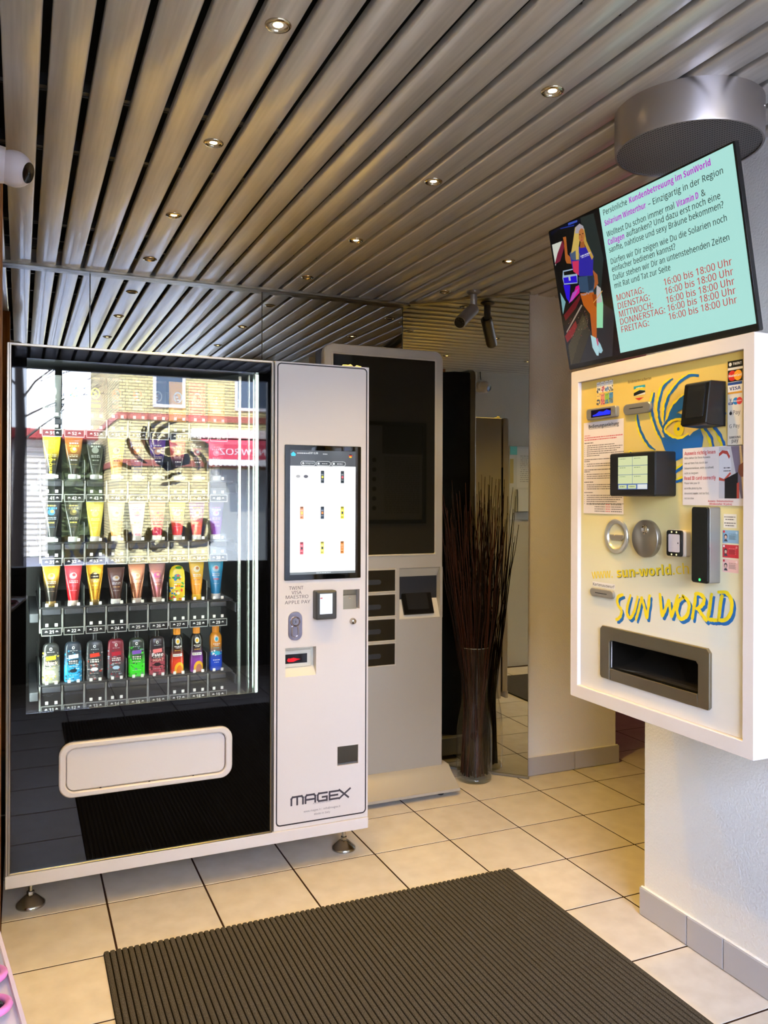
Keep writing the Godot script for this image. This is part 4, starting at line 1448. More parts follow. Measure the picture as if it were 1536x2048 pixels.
func build_products() -> void:
	var at := goods_atlas()
	var shapes := {}
	# flat bottle, square shouldered, 14 cm to the shoulder
	var b := MB.new()
	b.loft([oval(0.0275, 0.015, 0.0, 4.0), oval(0.0295, 0.0168, 0.004, 4.0), oval(0.0295, 0.0168, 0.06, 4.0), oval(0.0282, 0.016, 0.100, 4.0), oval(0.0272, 0.0155, 0.122, 4.0), oval(0.0245, 0.014, 0.133, 3.4), oval(0.017, 0.011, 0.139, 2.6), oval(0.0095, 0.009, 0.1405, 2.0)], [1.0, 0.98, 0.58, 0.3, 0.14, 0.06, 0.02, 0.0])
	shapes["bottle"] = b.made()
	b = MB.new()
	b.lathe([Vector2(0.0088, 0.139), Vector2(0.0088, 0.168), Vector2(0.0078, 0.171), Vector2(0, 0.171)], 18)
	shapes["bottle_cap"] = b.made()
	# rounder bottle with waist
	b = MB.new()
	b.loft([oval(0.0225, 0.0185, 0.0, 2.6), oval(0.0245, 0.020, 0.004, 2.6), oval(0.0245, 0.020, 0.045, 2.6), oval(0.0225, 0.0188, 0.085, 2.6), oval(0.0228, 0.019, 0.115, 2.6), oval(0.0215, 0.018, 0.128, 2.5), oval(0.0155, 0.0145, 0.139, 2.2), oval(0.0125, 0.0125, 0.142, 2.0)], [1.0, 0.98, 0.7, 0.42, 0.2, 0.1, 0.03, 0.0])
	shapes["capped"] = b.made()
	b = MB.new()
	b.lathe([Vector2(0.0133, 0.1415), Vector2(0.0133, 0.174), Vector2(0.0122, 0.1765), Vector2(0, 0.1765)], 24)
	shapes["capped_cap"] = b.made()
	# tube standing on its cap, flat crimp on top
	for s in [["tube", 0.150], ["whitecap", 0.140]]:
		var h: float = s[1]
		b = MB.new()
		var rows := []
		var vs := []
		for i in 10:
			var u := i / 9.0
			rows.append(oval(lerpf(0.0165, 0.0305, pow(u, 0.9)), lerpf(0.0165, 0.0018, smoothstep(0.0, 0.93, u)), 0.018 + (h - 0.018) * u, 2.0 + 0.5 * u))
			vs.append(1.0 - u)
		b.loft(rows, vs)
		shapes[s[0]] = b.made()
		b = MB.new()
		b.lathe([Vector2(0, 0), Vector2(0.0172, 0), Vector2(0.018, 0.001), Vector2(0.0172, 0.0175), Vector2(0.0150, 0.0192), Vector2(0, 0.0192)], 28)
		shapes[s[0] + "_cap"] = b.made()
	b = MB.new()
	b.loft([oval(0.026, 0.014, 0.0, 4.0), oval(0.0285, 0.015, 0.005, 4.0), oval(0.0285, 0.015, 0.085, 4.0), oval(0.0260, 0.0135, 0.110, 3.0), oval(0.0190, 0.010, 0.124, 2.4), oval(0.008, 0.006, 0.130, 2.0)], [1.0, 0.97, 0.4, 0.15, 0.05, 0.0])
	shapes["pouch"] = b.made()
	b = MB.new()
	var rw := []
	var sv := []
	for i in 9:
		var u := i / 8.0
		rw.append(oval(0.0315, 0.0016 + 0.008 * sin(PI * clampf((u - 0.06) / 0.88, 0, 1)), 0.150 * u, 3.0))
		sv.append(1.0 - u)
	b.loft(rw, sv)
	shapes["sachet"] = b.made()
	b = MB.new()
	for y in [0.0, 0.1425]:
		for k in 4:
			b.box(Vector3(-0.0318, y + 0.0018 * k, -0.0024), Vector3(0.0318, y + 0.0018 * k + 0.0011, 0.0024))
	shapes["sachet_crimp"] = b.made()

	var groups := ["bottles on the lowest shelf", "tubes on the second lowest shelf", "tubes on the middle shelf", "tubes on the second highest shelf", "sachets on the top shelf"]
	var kinds := {"bottle": "bottle", "capped": "bottle", "tube": "tube", "whitecap": "tube", "pouch": "pouch", "sachet": "sachet"}
	var names := {"bottle": "lotion_bottle", "capped": "lotion_bottle", "tube": "lotion_tube", "whitecap": "lotion_tube", "pouch": "lotion_pouch", "sachet": "lotion_sachet"}
	for r in 5:
		for c in 9:
			var g: Array = GOODS[r][c]
			var kind: String = g[0]
			var m := StandardMaterial3D.new()
			m.albedo_texture = at
			m.uv1_scale = Vector3(1.0 / 9, 1.0 / 5, 1)
			m.uv1_offset = Vector3(c / 9.0, r / 5.0, 0)
			m.roughness = 0.22
			m.clearcoat_enabled = true
			m.clearcoat = 0.4
			if kind == "tube" and r == 1 and c in [0, 2, 4, 5]:
				m.metallic = 0.6
			var p := Vector3(col_x(c), BASES[r], -3.118)
			var end := "first from left" if c == 0 else "last on the right" if c == 8 else "%s from left" % ["", "second", "third", "fourth", "fifth", "sixth", "seventh", "eighth"][c]
			var t := thing(names[kind], "%s, %s on %s shelf" % [g[1], end, ROW_NAMES[r]], kinds[kind], p, groups[r])
			origin[t] = Vector3.ZERO
			var tilt := Vector3(0, rng.randf_range(-0.06, 0.06), 0)
			t.rotation = tilt
			var tall := 1.0 if not (r == 1 and c in [7, 8]) else 1.09
			if r == 1 and c in [3, 4, 5]:
				tall = 0.92
			t.scale = Vector3(1.0, tall, 1.0)
			put("label_body", shapes[kind], m, t)
			if shapes.has(kind + "_cap"):
				var cm := std("f6f6f2", 0.35)
				match kind:
					"bottle": cm = std("1a1d20", 0.08)
					"capped": cm = std("f29a12", 0.35)
					"tube": cm = std("c9a45a", 0.2, 0.8) if r == 1 and c in [0, 2] else std("d8c8bc", 0.3) if r == 1 and c in [1, 4, 5] else std("f0c030", 0.3) if r == 1 and c == 7 else std("e4e8ea", 0.3)
				put("cap", shapes[kind + "_cap"], cm, t)
			if kind == "sachet":
				put("crimp", shapes["sachet_crimp"], m, t)
			if r == 0 and c == 0:
				text(t, "Black", -0.020, 0.066, 0.0185, 0.011, std("f0c8a0", 0.5), 0.022, false, "bold")
			if r == 0 and c == 5:
				text(t, "Pure", -0.020, 0.068, 0.0185, 0.015, std("ffffff", 0.5), 0.020, false, "boldslant")
				text(t, "HEAT", -0.016, 0.050, 0.0185, 0.011, std("ffb09a", 0.5), 0.022)
			if r == 3 and c == 0:
				text(t, "BROWN", 0.0, 0.020, 0.0175, 0.0085, std("f4d820", 0.5), 0.070, false, "bold", "lettering", PI / 2)
			# the ones behind it in the tray, as far as they show between the front ones


func build_kiosk() -> void:
	var shell := std("a8a297", 0.42, 0.35)
	var blk := std("0d0e0f", 0.12)
	var t := thing("service_kiosk", "slim grey floor-standing kiosk with large dark screen, right beside the vending machine", "kiosk", Vector3(1.545, 0.0, -3.6))
	var b := MB.new()
	# front plate in four pieces round the pocket
	var outer := PackedVector2Array([Vector2(1.2425, 1.051), Vector2(1.8445, 1.051)])
	for i in 9:
		var a := PI / 2.0 * i / 8.0
		outer.append(Vector2(1.7995 + 0.045 * cos(a), 2.034 + 0.045 * sin(a)))
	for i in 9:
		var a := PI / 2.0 * (1.0 + i / 8.0)
		outer.append(Vector2(1.2875 + 0.045 * cos(a), 2.034 + 0.045 * sin(a)))
	b.prism(outer, -3.535, -3.5, 0.004)
	b.box(Vector3(1.2425, 0.10, -3.535), Vector3(1.8445, 0.8175, -3.5), 0.003)
	b.box(Vector3(1.2425, 0.8145, -3.535), Vector3(1.6175, 1.0545, -3.5))
	b.box(Vector3(1.8318, 0.8145, -3.535), Vector3(1.8445, 1.0545, -3.5))
	put("front_plate", b, shell, t)
	b = MB.new()
	b.ring(rrect(1.2785, 1.1120, 1.8085, 2.0400, 0.004, 2), rrect(1.2875, 1.1205, 1.8000, 2.0315, 0.003, 2), -3.502, -3.4975, 0.002)
	var sc := put("screen_frame", b, std("b5afa4", 0.35, 0.4), t)
	put("screen", boxmesh(Vector3(1.2870, 1.1200, -3.503), Vector3(1.8005, 2.0320, -3.4995)), std("101110", 0.03, 0.0, 0.5), sc)
	for q in [[0.9505, 1.0485], [0.8365, 0.9345], [0.7230, 0.8205], [0.6090, 0.7065]]:
		b = MB.new()
		b.ring(rrect(1.2595, q[0] - 0.006, 1.6015, q[1] + 0.006, 0.002, 1), rrect(1.2650, q[0], 1.5960, q[1], 0.002, 1), -3.502, -3.4978, 0.001)
		var ca := put("cassette_rim", b, std("b5afa4", 0.35, 0.4), t)
		b = MB.new()
		b.box(Vector3(1.2655, q[0] + 0.0005, -3.51), Vector3(1.5955, q[1] - 0.0005, -3.499), 0.001)
		put("cassette_front", b, blk, ca)
		b = MB.new()
		b.prism(rrect(1.395, q[0] + 0.032, 1.525, q[0] + 0.055, 0.011, 5), -3.5, -3.4984, 0.0006)
		put("finger_grip", b, std("1b1b1c", 0.75), ca)
	# pocket with a tilted pad
	b = MB.new()
	b.quad(Vector3(1.6175, 0.8175, -3.5005), Vector3(1.8318, 0.8175, -3.5005), Vector3(1.8318, 0.978, -3.566), Vector3(1.6175, 0.978, -3.566), Vector3(0, 0.38, 0.92))
	b.quad(Vector3(1.6175, 0.978, -3.566), Vector3(1.8318, 0.978, -3.566), Vector3(1.8318, 1.051, -3.5005), Vector3(1.6175, 1.051, -3.5005), Vector3(0, -0.67, 0.74))
	for x in [1.6183, 1.8310]:
		var sd := Vector3.RIGHT if x < 1.7 else Vector3.LEFT
		b.tri(Vector3(x, 0.8175, -3.5), Vector3(x, 1.051, -3.5), Vector3(x, 0.978, -3.566), sd, sd, sd)
	var pk := put("pad_pocket", b, std("b9b09c", 0.5), t)
	var tilt := Basis(Vector3.RIGHT, -0.388)
	b = MB.new()
	b.xf = Transform3D(tilt, Vector3(1.7225, 0.8925, -3.531))
	b.prism(rrect(-0.0785, -0.064, 0.0785, 0.066, 0.003, 2), -0.002, 0.010, 0.002)
	put("pad", b, std("0c0c0d", 0.15), pk)
	b = MB.new()
	b.xf = Transform3D(tilt, Vector3(1.7225, 0.8925, -3.531))
	b.face(-0.0565, -0.041, 0.0565, 0.044, 0.0104)
	put("pad_screen", b, std("1b1c1d", 0.04), pk)
	# dark housing behind, with slanted edges
	b = MB.new()
	b.xf = Transform3D(Basis(Vector3.RIGHT, -PI / 2), Vector3.ZERO)
	b.prism(PackedVector2Array([Vector2(1.2465, 3.536), Vector2(1.8405, 3.536), Vector2(1.8405, 3.63), Vector2(1.775, 3.715), Vector2(1.312, 3.715), Vector2(1.2465, 3.63)]), 0.06, 2.060, 0.004)
	put("housing", b, std("131315", 0.55), t)
	# foot plate sloping to the front
	b = MB.new()
	b.xf = Transform3D(Basis(Vector3.UP, PI / 2), Vector3(1.215, 0, 0))
	b.prism(PackedVector2Array([Vector2(3.383, 0.021), Vector2(3.383, 0.033), Vector2(3.392, 0.036), Vector2(3.470, 0.088), Vector2(3.498, 0.112), Vector2(3.74, 0.112), Vector2(3.74, 0.021)]), 0.0, 0.665, 0.002)
	put("foot_plate", b, std("b3ab9c", 0.4, 0.3), t)
	for x in [1.28, 1.80]:
		for z in [-3.43, -3.69]:
			b = MB.new()
			b.xf.origin = Vector3(x, 0, z)
			b.lathe([Vector2(0.014, 0), Vector2(0.016, 0.003), Vector2(0.016, 0.008), Vector2(0.007, 0.009), Vector2(0.007, 0.022), Vector2(0, 0.022)], 16)
			put("levelling_foot", b, std("1a1a1a", 0.6), t)


func span_uv(b: MB, x0: float, y0: float, x1: float, y1: float) -> void:
	for i in b.v.size():
		b.uv[i] = Vector2((b.v[i].x - x0) / (x1 - x0), 1.0 - (b.v[i].y - y0) / (y1 - y0))


func build_wall_machine() -> void:
	var white := std("e2d9d6", 0.35)
	var steel := std("a39c8c", 0.3, 1.0)
	var blk := std("0f0f10", 0.3)
	var grey := std("98948c", 0.35, 0.5)
	var t := thing("card_machine", "white framed wall machine with yellow panel, eye emblem and steel tray, under the television", "ticket machine", Vector3(1.5294, 0.788, BZ))
	t.rotation.y = -PI / 2
	origin[t] = Vector3(0, 0.788, 0)
	var b := MB.new()
	b.ring(rrect(-0.3420, 0.7885, 0.3435, 1.7675, 0.003, 2), rrect(-0.3078, 0.8265, 0.3112, 1.7325, 0.001, 2), -0.374, 0.0, 0.0015)
	put("case", b, white, t)
	var P := -0.012
	b = MB.new()
	b.box(Vector3(-0.335, 0.79, -0.374), Vector3(0.335, 1.765, -0.36))
	put("back_plate", b, std("777777", 0.6), t)
	b = MB.new()
	holed(b, -0.3070, 0.8272, 0.3104, 1.7318, P, [[-0.166, 0.9030, 0.169, 0.9835]], 0.004)
	span_uv(b, -0.307, 0.8272, 0.3104, 1.7318)
	var gt := GradientTexture2D.new()
	var g := Gradient.new()
	g.offsets = PackedFloat32Array([0.0, 0.30, 0.5, 0.72, 1.0])
	g.colors = PackedColorArray([Color("e1c168"), Color("e2c878"), Color("e6dcac"), Color("e6e2d2"), Color("e2dedb")])
	gt.gradient = g
	gt.fill_from = Vector2(0, 0)
	gt.fill_to = Vector2(0, 1)
	gt.width = 8
	gt.height = 512
	var pm := StandardMaterial3D.new()
	pm.albedo_texture = gt
	pm.texture_repeat = false
	pm.roughness = 0.06
	var pn := put("panel", b, pm, t)
	b = MB.new()
	emblem(pn, Transform3D(Basis.IDENTITY, Vector3(0, 0, P + 0.0004)), Vector3(0, 0, -0.0002), std("1b62ab", 0.4), std("f0d91e", 0.4))
	brush_letters(pn, Transform3D(Basis.IDENTITY, Vector3(0.0070, -0.0070, P + 0.0001)), 0.0048, std("1b6ab4", 0.4), "letter_shadow")
	brush_letters(pn, Transform3D(Basis.IDENTITY, Vector3(0, 0, P + 0.0004)), 0.0050, std("f2d81c", 0.4), "letter")
	var yl := std("efd21c", 0.45)
	var up := 0.127
	text(pn, "www.", -0.2531, 1.1489, P + 0.0006, 0.0265, yl, -0.160, false, "plain", "lettering", up)
	text(pn, "sun-world", -0.1395, 1.1608, P + 0.0002, 0.0265, std("6a6a4a", 0.5), 0.0740, false, "bold", "lettering_shadow", up)
	text(pn, "sun-world", -0.1413, 1.1625, P + 0.0008, 0.0265, yl, 0.0722, false, "bold", "lettering", up)
	text(pn, ".ch", 0.0760, 1.1900, P + 0.0006, 0.0265, yl, 0.1330, false, "plain", "lettering", up)

	# small cards printed on the panel
	rng.seed = 31
	var im := Image.create(160, 144, false, Image.FORMAT_RGB8)
	im.fill(Color("e1c168"))
	for r in 2:
		for c in 4:
			var x := c * 40
			var yy := r * 76
			im.fill_rect(Rect2i(x + 1, yy, 37, 66), Color("e8e4e0") if r == 0 else [Color("e8c878"), Color("d88a78"), Color("8ab84a"), Color("4a8ac0")][c])
			for i in 10:
				blob(im, x + rng.randf_range(4, 35), yy + rng.randf_range(34, 64), 6, 6, [Color("2c3440"), Color("a03048"), Color("2c5aa0"), Color("5a564a")][c].lerp(Color.WHITE, rng.randf() * 0.4))
			lines(im, x + 6, yy + 10, x + 34, Color("50506a"), 3)
			im.fill_rect(Rect2i(x + 30, yy, 6, 5), Color("3a3038"))
	b = MB.new()
	b.face(-0.2354, 1.6565, -0.1610, 1.7235, P + 0.0006)
	put("card_pictures", b, printed(im, 0.4), pn)
	b = MB.new()
	b.prism(rrect(-0.2691, 1.6155, -0.1355, 1.6480, 0.008, 5), P, 0.0, 0.002)
	var dp := put("display", b, grey, t)
	put("display_glass", boxmesh(Vector3(-0.2455, 1.6210, -0.001), Vector3(-0.1575, 1.6425, 0.0004)), std("0a0c30", 0.1), dp)
	b = MB.new()
	b.flat(PackedVector2Array([Vector2(-0.237, 1.6245), Vector2(-0.160, 1.6245), Vector2(-0.159, 1.6345), Vector2(-0.175, 1.6385), Vector2(-0.19, 1.634), Vector2(-0.208, 1.6365), Vector2(-0.222, 1.630), Vector2(-0.237, 1.6275)]), 0.0007)
	put("display_light", b, glow("1a2cff", 1.5), dp)
	b = MB.new()
	b.prism(rrect(-0.1104, 1.6165, -0.0005, 1.6458, 0.0140, 7), P, -0.003, 0.002)
	var cs := put("card_slot", b, grey, t)
	put("slit", boxmesh(Vector3(-0.0835, 1.6308, -0.0035), Vector3(-0.0293, 1.6332, -0.0027)), blk, cs)
	text(pn, "Kundenkarten aufwerten", -0.0989, 1.7040, P + 0.0005, 0.0075, std("3a3630", 0.6), -0.0071)
	im = Image.create(96, 56, false, Image.FORMAT_RGB8)
	im.fill(Color("2a9ab0"))
	paint(im, [0, 20, 40, 8, 96, 16, 96, 34, 50, 26, 0, 40], Color("f0c838"))
	paint(im, [0, 40, 50, 28, 96, 36, 96, 46, 0, 56], Color("14181c"))
	paint(im, [10, 56, 96, 44, 96, 56], Color("e8e4dc"))
	lines(im, 20, 10, 76, Color("e8f0e8"), 4)
	b = MB.new()
	b.face(-0.0755, 1.6670, -0.0300, 1.6930, P + 0.0006)
	put("card_picture", b, printed(im, 0.4), pn)
	b = MB.new()
	b.flat(PackedVector2Array([Vector2(-0.0709, 1.6598), Vector2(-0.0348, 1.6598), Vector2(-0.0535, 1.6528)]), P + 0.0006)
	put("red_arrow", b, std("c8301e", 0.5), pn)

	# instruction sheet
	im = Image.create(360, 540, false, Image.FORMAT_RGB8)
	im.fill(Color("e6dcda"))
	var k := Color("4a4242")
	var red := Color("c8505a")
	lines(im, 8, 76, 60, red, 5)
	lines(im, 8, 88, 350, red, 6)
	lines(im, 8, 101, 300, red, 6)
	var at := 120
	for blk_n in [[1, 6], [2, 2], [2, 3], [1, 3], [1, 5]]:
		for i in blk_n[0]:
			lines(im, 8, at, 90 if blk_n[0] == 1 else 250 if i == 0 else 60, k, 5)
			at += 11
		at += 5
		for i in blk_n[1]:
			im.fill_rect(Rect2i(8, at + 1, 4, 3), k)
			lines(im, 30, at, 30 + [120, 250, 320, 300, 270, 330][(i + blk_n[0]) % 6], k.lightened(0.12), 5)
			at += 12
		at += 10
	for i in 4:
		lines(im, 30 if i == 0 else 105, 484 + i * 13, 200, k.lightened(0.15), 5)
		lines(im, 205, 484 + i * 13, 245, red, 5)
		lines(im, 252, 484 + i * 13, 345, k.lightened(0.15), 5)
	b = MB.new()
	b.face(-0.2934, 1.3410, -0.1145, 1.6095, P + 0.0018)
	var sheet := put("instruction_sheet", b, printed(im, 0.5), t)
	var inkk := std("2c2626", 0.6)
	text(sheet, "Bedienungsanleitung", -0.2695, 1.5915, P + 0.0020, 0.0105, inkk, -0.1353, false, "bold")
	put("underline", boxmesh(Vector3(-0.2695, 1.5888, P + 0.0018), Vector3(-0.1353, 1.5896, P + 0.0021)), inkk, sheet)

	# touch terminal standing off the panel
	b = MB.new()
	b.prism(rrect(-0.0940, 1.3915, 0.0850, 1.5075, 0.006, 4), P, 0.0556, 0.003)
	var tt := put("touch_terminal", b, blk, t)
	im = Image.create(224, 172, false, Image.FORMAT_RGB8)
	im.fill(Color("e4ecb4"))
	im.fill_rect(Rect2i(0, 142, 224, 30), Color("5a74b8"))
	for q in [[4, 148, 64, 20, "dfe8b0"], [78, 148, 62, 20, "dfe8b0"], [150, 146, 72, 24, "eef2f0"]]:
		im.fill_rect(Rect2i(q[0], q[1], q[2], q[3]), Color(q[4]))
		if q[0] < 150:
			lines(im, q[0] + 10, q[1] + 7, q[0] + 50, Color("8a9468"), 5)
	im.fill_rect(Rect2i(110, 0, 3, 142), Color("8088a0"))
	im.fill_rect(Rect2i(0, 46, 224, 3), Color("8088a0"))
	im.fill_rect(Rect2i(0, 93, 224, 3), Color("8088a0"))
	for r in 3:
		for c in 2:
			lines(im, 12 + c * 112, 8 + r * 47, 60 + c * 112, Color("a0a880"), 4)
	b = MB.new()
	b.face(-0.0576, 1.4098, 0.0565, 1.4960, 0.0560)
	put("terminal_image", b, printed(im, 0.1, 0.95), tt)

	# contactless reader, top right
	b = MB.new()
	b.xf = Transform3D(Basis(Vector3.UP, PI / 2), Vector3(0.1685, 0, 0))
	b.prism(PackedVector2Array([Vector2(0.012, 1.559), Vector2(-0.046, 1.562), Vector2(-0.052, 1.567), Vector2(-0.039, 1.663), Vector2(-0.034, 1.667), Vector2(0.012, 1.667)]), 0.0, 0.0812, 0.002)
	var cr := put("contactless_reader", b, blk, t)
	var lean := Transform3D(Basis(Vector3.RIGHT, -0.135), Vector3(0.2105, 1.6215, 0.0462))
	b = MB.new()
	b.xf = lean
	b.prism(rrect(-0.028, -0.041, 0.028, 0.039, 0.003, 3), -0.004, 0.0006, 0.0003)
	put("reader_screen", b, std("1c1e20", 0.04), cr)

	# payment marks
	var col := MB.new()
	col.face(0.2558, 1.5110, 0.3010, 1.7121, P + 0.0022)
	var pay := put("payment_strip", col, std("e8dfce", 0.35), t)
	var Z := P + 0.0025
	put("mark_black", boxmesh(Vector3(0.2560, 1.6962, Z - 0.0002), Vector3(0.3008, 1.7120, Z)), std("121212", 0.4), pay)
	text(pay, "TWINT", 0.2715, 1.7015, Z + 0.0001, 0.0058, std("f0ece6", 0.5), 0.2975, false, "bold")
	b = MB.new()
	b.disc(0.2640, 1.7040, 0.0048, Z + 0.0002, 6)
	put("mark_hexagon", b, std("e8e4dc", 0.5), pay)
	put("mark_dark", boxmesh(Vector3(0.2565, 1.6625, Z - 0.0002), Vector3(0.3003, 1.6903, Z)), std("1b1a18", 0.4), pay)
	b = MB.new()
	b.disc(0.2700, 1.6765, 0.0122, Z + 0.0002)
	put("mark_red", b, std("d02a20", 0.5), pay)
	b = MB.new()
	b.disc(0.2870, 1.6765, 0.0122, Z + 0.0003)
	put("mark_amber", b, std("f0a020", 0.5), pay)
	text(pay, "MasterCard", 0.2595, 1.6742, Z + 0.0005, 0.0055, std("f6f2ea", 0.5), 0.2975, false, "bold")
	put("mark_white", boxmesh(Vector3(0.2567, 1.6338, Z - 0.0002), Vector3(0.2992, 1.6612, Z)), std("eee9e2", 0.4), pay)
	put("mark_blue", boxmesh(Vector3(0.2567, 1.6548, Z), Vector3(0.2992, 1.6612, Z + 0.0002)), std("2a4a90", 0.4), pay)
	put("mark_gold", boxmesh(Vector3(0.2567, 1.6338, Z), Vector3(0.2992, 1.6385, Z + 0.0002)), std("d8982a", 0.4), pay)
	text(pay, "VISA", 0.2620, 1.6420, Z + 0.0003, 0.0095, std("24387c", 0.5), 0.2950, false, "boldslant")
	put("mark_navy", boxmesh(Vector3(0.2587, 1.6085, Z - 0.0002), Vector3(0.2722, 1.6140, Z)), std("24387c", 0.4), pay)
	text(pay, "V", 0.2655, 1.6155, Z, 0.0075, std("24387c", 0.5), NAN, true, "bold")
	text(pay, "PAY", 0.2655, 1.6095, Z + 0.0002, 0.0032, std("e8e8e8", 0.5), NAN, true, "bold")
	b = MB.new()
	b.disc(0.2805, 1.6160, 0.0085, Z)
	put("mark_sky", b, std("2a86c8", 0.5), pay)
	b = MB.new()
	b.disc(0.2915, 1.6160, 0.0085, Z + 0.0002)
	put("mark_scarlet", b, std("d83a34", 0.5), pay)
	text(pay, "Maestro", 0.2745, 1.6145, Z + 0.0004, 0.0035, std("f6f2ea", 0.5), 0.2975, false, "bold")
	var ik := std("2a2826", 0.5)
	text(pay, "Pay", 0.2725, 1.5845, Z, 0.0100, ik, 0.2940)
	b = MB.new()
	b.disc(0.2655, 1.5882, 0.0042, Z, 14)
	b.stroke([Vector2(0.2655, 1.5925), Vector2(0.2663, 1.5940), Vector2(0.2675, 1.5950)], 0.0010, Z)
	put("mark_apple", b, ik, pay)
	text(pay, "G Pay", 0.2618, 1.5535, Z, 0.0088, std("50504e", 0.5), 0.2925)
	text(pay, "SAMSUNG", 0.2615, 1.5285, Z, 0.0052, ik, 0.2946, false, "bold")
	text(pay, "pay", 0.2690, 1.5190, Z, 0.0088, ik, 0.2885)

	# sheet that explains the reader
	b = MB.new()
	b.face(0.1108, 1.3695, 0.3082, 1.5127, P + 0.0022)
	var ids := put("reader_sheet", b, std("e6dedc", 0.5), t)
	var Y := P + 0.0024
	var rd := std("c0363e", 0.6)
	text(ids, "Ausweis richtig lesen", 0.1168, 1.4955, Y, 0.0088, rd, 0.2185, false, "bold")
	text(ids, "Read ID card correctly", 0.1169, 1.4330, Y, 0.0088, rd, 0.2201, false, "bold")
	var ls := [["Bitte ziehen Sie Ihren Ausweis", 1.4855, 0.202], ["wie auf dem Foto durch den", 1.4725, 0.194], ["Dokumentenleser, nicht zu schnell,", 1.4600, 0.214], ["nicht zu langsam", 1.4475, 0.163], ["Please take your ID", 1.4225, 0.168], ["as in the photo by the", 1.4095, 0.175], ["document reader, not too fast,", 1.3970, 0.199], ["not too slow", 1.3845, 0.149]]
	for q in ls:
		text(ids, q[0], 0.1170, q[1], Y, 0.0050, std("3a3638", 0.6), q[2])
	text(ids, "Ausweis / Dokumentenleser", 0.1955, 1.3780, Y, 0.0048, rd, 0.2740, false, "bold")
	text(ids, "(Mindestalter 18 Jahre)", 0.1990, 1.3712, Y, 0.0048, rd, 0.2700, false, "bold")
	im = Image.create(150, 240, false, Image.FORMAT_RGB8)
	im.fill(Color("c8c4c8"))
	paint(im, [70, 0, 150, 0, 150, 240, 130, 240, 100, 130], Color("7a6e80"))
	paint(im, [118, 0, 128, 0, 150, 160, 150, 240, 140, 240], Color("c8b088"))
	paint(im, [0, 20, 60, 14, 74, 90, 66, 150, 0, 150], Color("dcdce2"))
	paint(im, [0, 30, 20, 16, 50, 20, 66, 46, 60, 58, 46, 36, 24, 30, 0, 44], Color("b04038"))
	paint(im, [0, 140, 30, 150, 66, 118, 72, 126, 36, 160, 0, 156], Color("c05040"))
	lines(im, 28, 96, 68, Color("50505a"), 5)
	lines(im, 28, 110, 68, Color("50505a"), 5)
	paint(im, [34, 150, 110, 120, 110, 240, 34, 240], Color("16181e"))
	paint(im, [116, 90, 150, 70, 150, 140, 128, 142, 112, 120], Color("7a4632"))
	paint(im, [104, 170, 118, 166, 118, 240, 104, 240], Color("c04838"))
	b = MB.new()
	b.face(0.2300, 1.3868, 0.3080, 1.5105, Y)
	put("reader_photo", b, printed(im, 0.5), ids)

	# flush pull and key plate
	var rnd := Basis(Vector3.RIGHT, PI / 2)
	b = MB.new()
	b.xf = Transform3D(rnd, Vector3(-0.1430, 1.2790, P))
	b.lathe([Vector2(0.050, 0), Vector2(0.050, 0.0035), Vector2(0.048, 0.006), Vector2(0.0375, 0.006), Vector2(0.0365, 0.005), Vector2(0.034, -0.003), Vector2(0.024, -0.010), Vector2(0.0, -0.013)], 40)
	var pl := put("pull_ring", b, std("d2cdbf", 0.3, 0.75), t)
	b = MB.new()
	b.prism(PackedVector2Array([Vector2(-0.174, 1.2835), Vector2(-0.112, 1.2835), Vector2(-0.1135, 1.2735), Vector2(-0.121, 1.2660), Vector2(-0.165, 1.2660), Vector2(-0.1725, 1.2735)]), P - 0.010, P + 0.004, 0.002)
	put("pull_bar", b, std("c9c3b2", 0.25, 0.9), pl)
	b = MB.new()
	b.xf = Transform3D(rnd, Vector3(-0.0165, 1.2785, P))
	b.lathe([Vector2(0.050, 0), Vector2(0.050, 0.013), Vector2(0.0485, 0.0145), Vector2(0.0, 0.0145)], 44)
	var kp := put("key_plate", b, std("a8a294", 0.33, 0.9), t)
	b = MB.new()
	b.xf = Transform3D(rnd, Vector3(-0.0125, 1.3030, P + 0.0145))
	b.lathe([Vector2(0.0125, 0), Vector2(0.0125, 0.003), Vector2(0.0105, 0.0045), Vector2(0.0080, 0.002), Vector2(0.0060, 0.004), Vector2(0.0, 0.004)], 28)
	put("key_cylinder", b, std("d8d4cc", 0.08, 1.0), kp)
	put("keyhole", boxmesh(Vector3(-0.0135, 1.3005, P + 0.018), Vector3(-0.0115, 1.3065, P + 0.0190)), blk, kp)

	# code scanner
	b = MB.new()
	b.prism(rrect(0.0745, 1.2390, 0.1370, 1.3060, 0.008, 5), P, 0.006, 0.003)
	var qs := put("code_scanner", b, std("e6dfd8", 0.4), t)
	b = MB.new()
	b.prism(rrect(0.0745, 1.2395, 0.1300, 1.3055, 0.007, 5), 0.004, 0.010, 0.001)
	put("scanner_face", b, std("121214", 0.25), qs)
	b = MB.new()
	b.prism(rrect(0.0825, 1.2500, 0.1220, 1.2955, 0.003, 3), 0.009, 0.0106, 0.0003)
	put("scanner_glass", b, std("cfc8ce", 0.12), qs)
	b = MB.new()
	for x in [0.094, 0.111]:
		for v in [1.2440, 1.3010]:
			b.disc(x, v, 0.0022, 0.0104, 10)
	put("scanner_led", b, glow("fff4b0", 2.0), qs)
	b = MB.new()
	b.disc(0.1165, 1.2735, 0.0022, 0.0108, 12)
	put("scanner_lens", b, blk, qs)

	# document reader
	b = MB.new()
	b.prism(rrect(0.1785, 1.1830, 0.2325, 1.3655, 0.004, 3), P, 0.022, 0.002)
	var dr := put("document_reader", b, std("96928c", 0.35, 0.6), t)
	b = MB.new()
	b.prism(rrect(0.1780, 1.1825, 0.2325, 1.3660, 0.007, 4), 0.022, 0.027, 0.002)
	put("reader_face", b, std("0d0d0e", 0.2), dr)
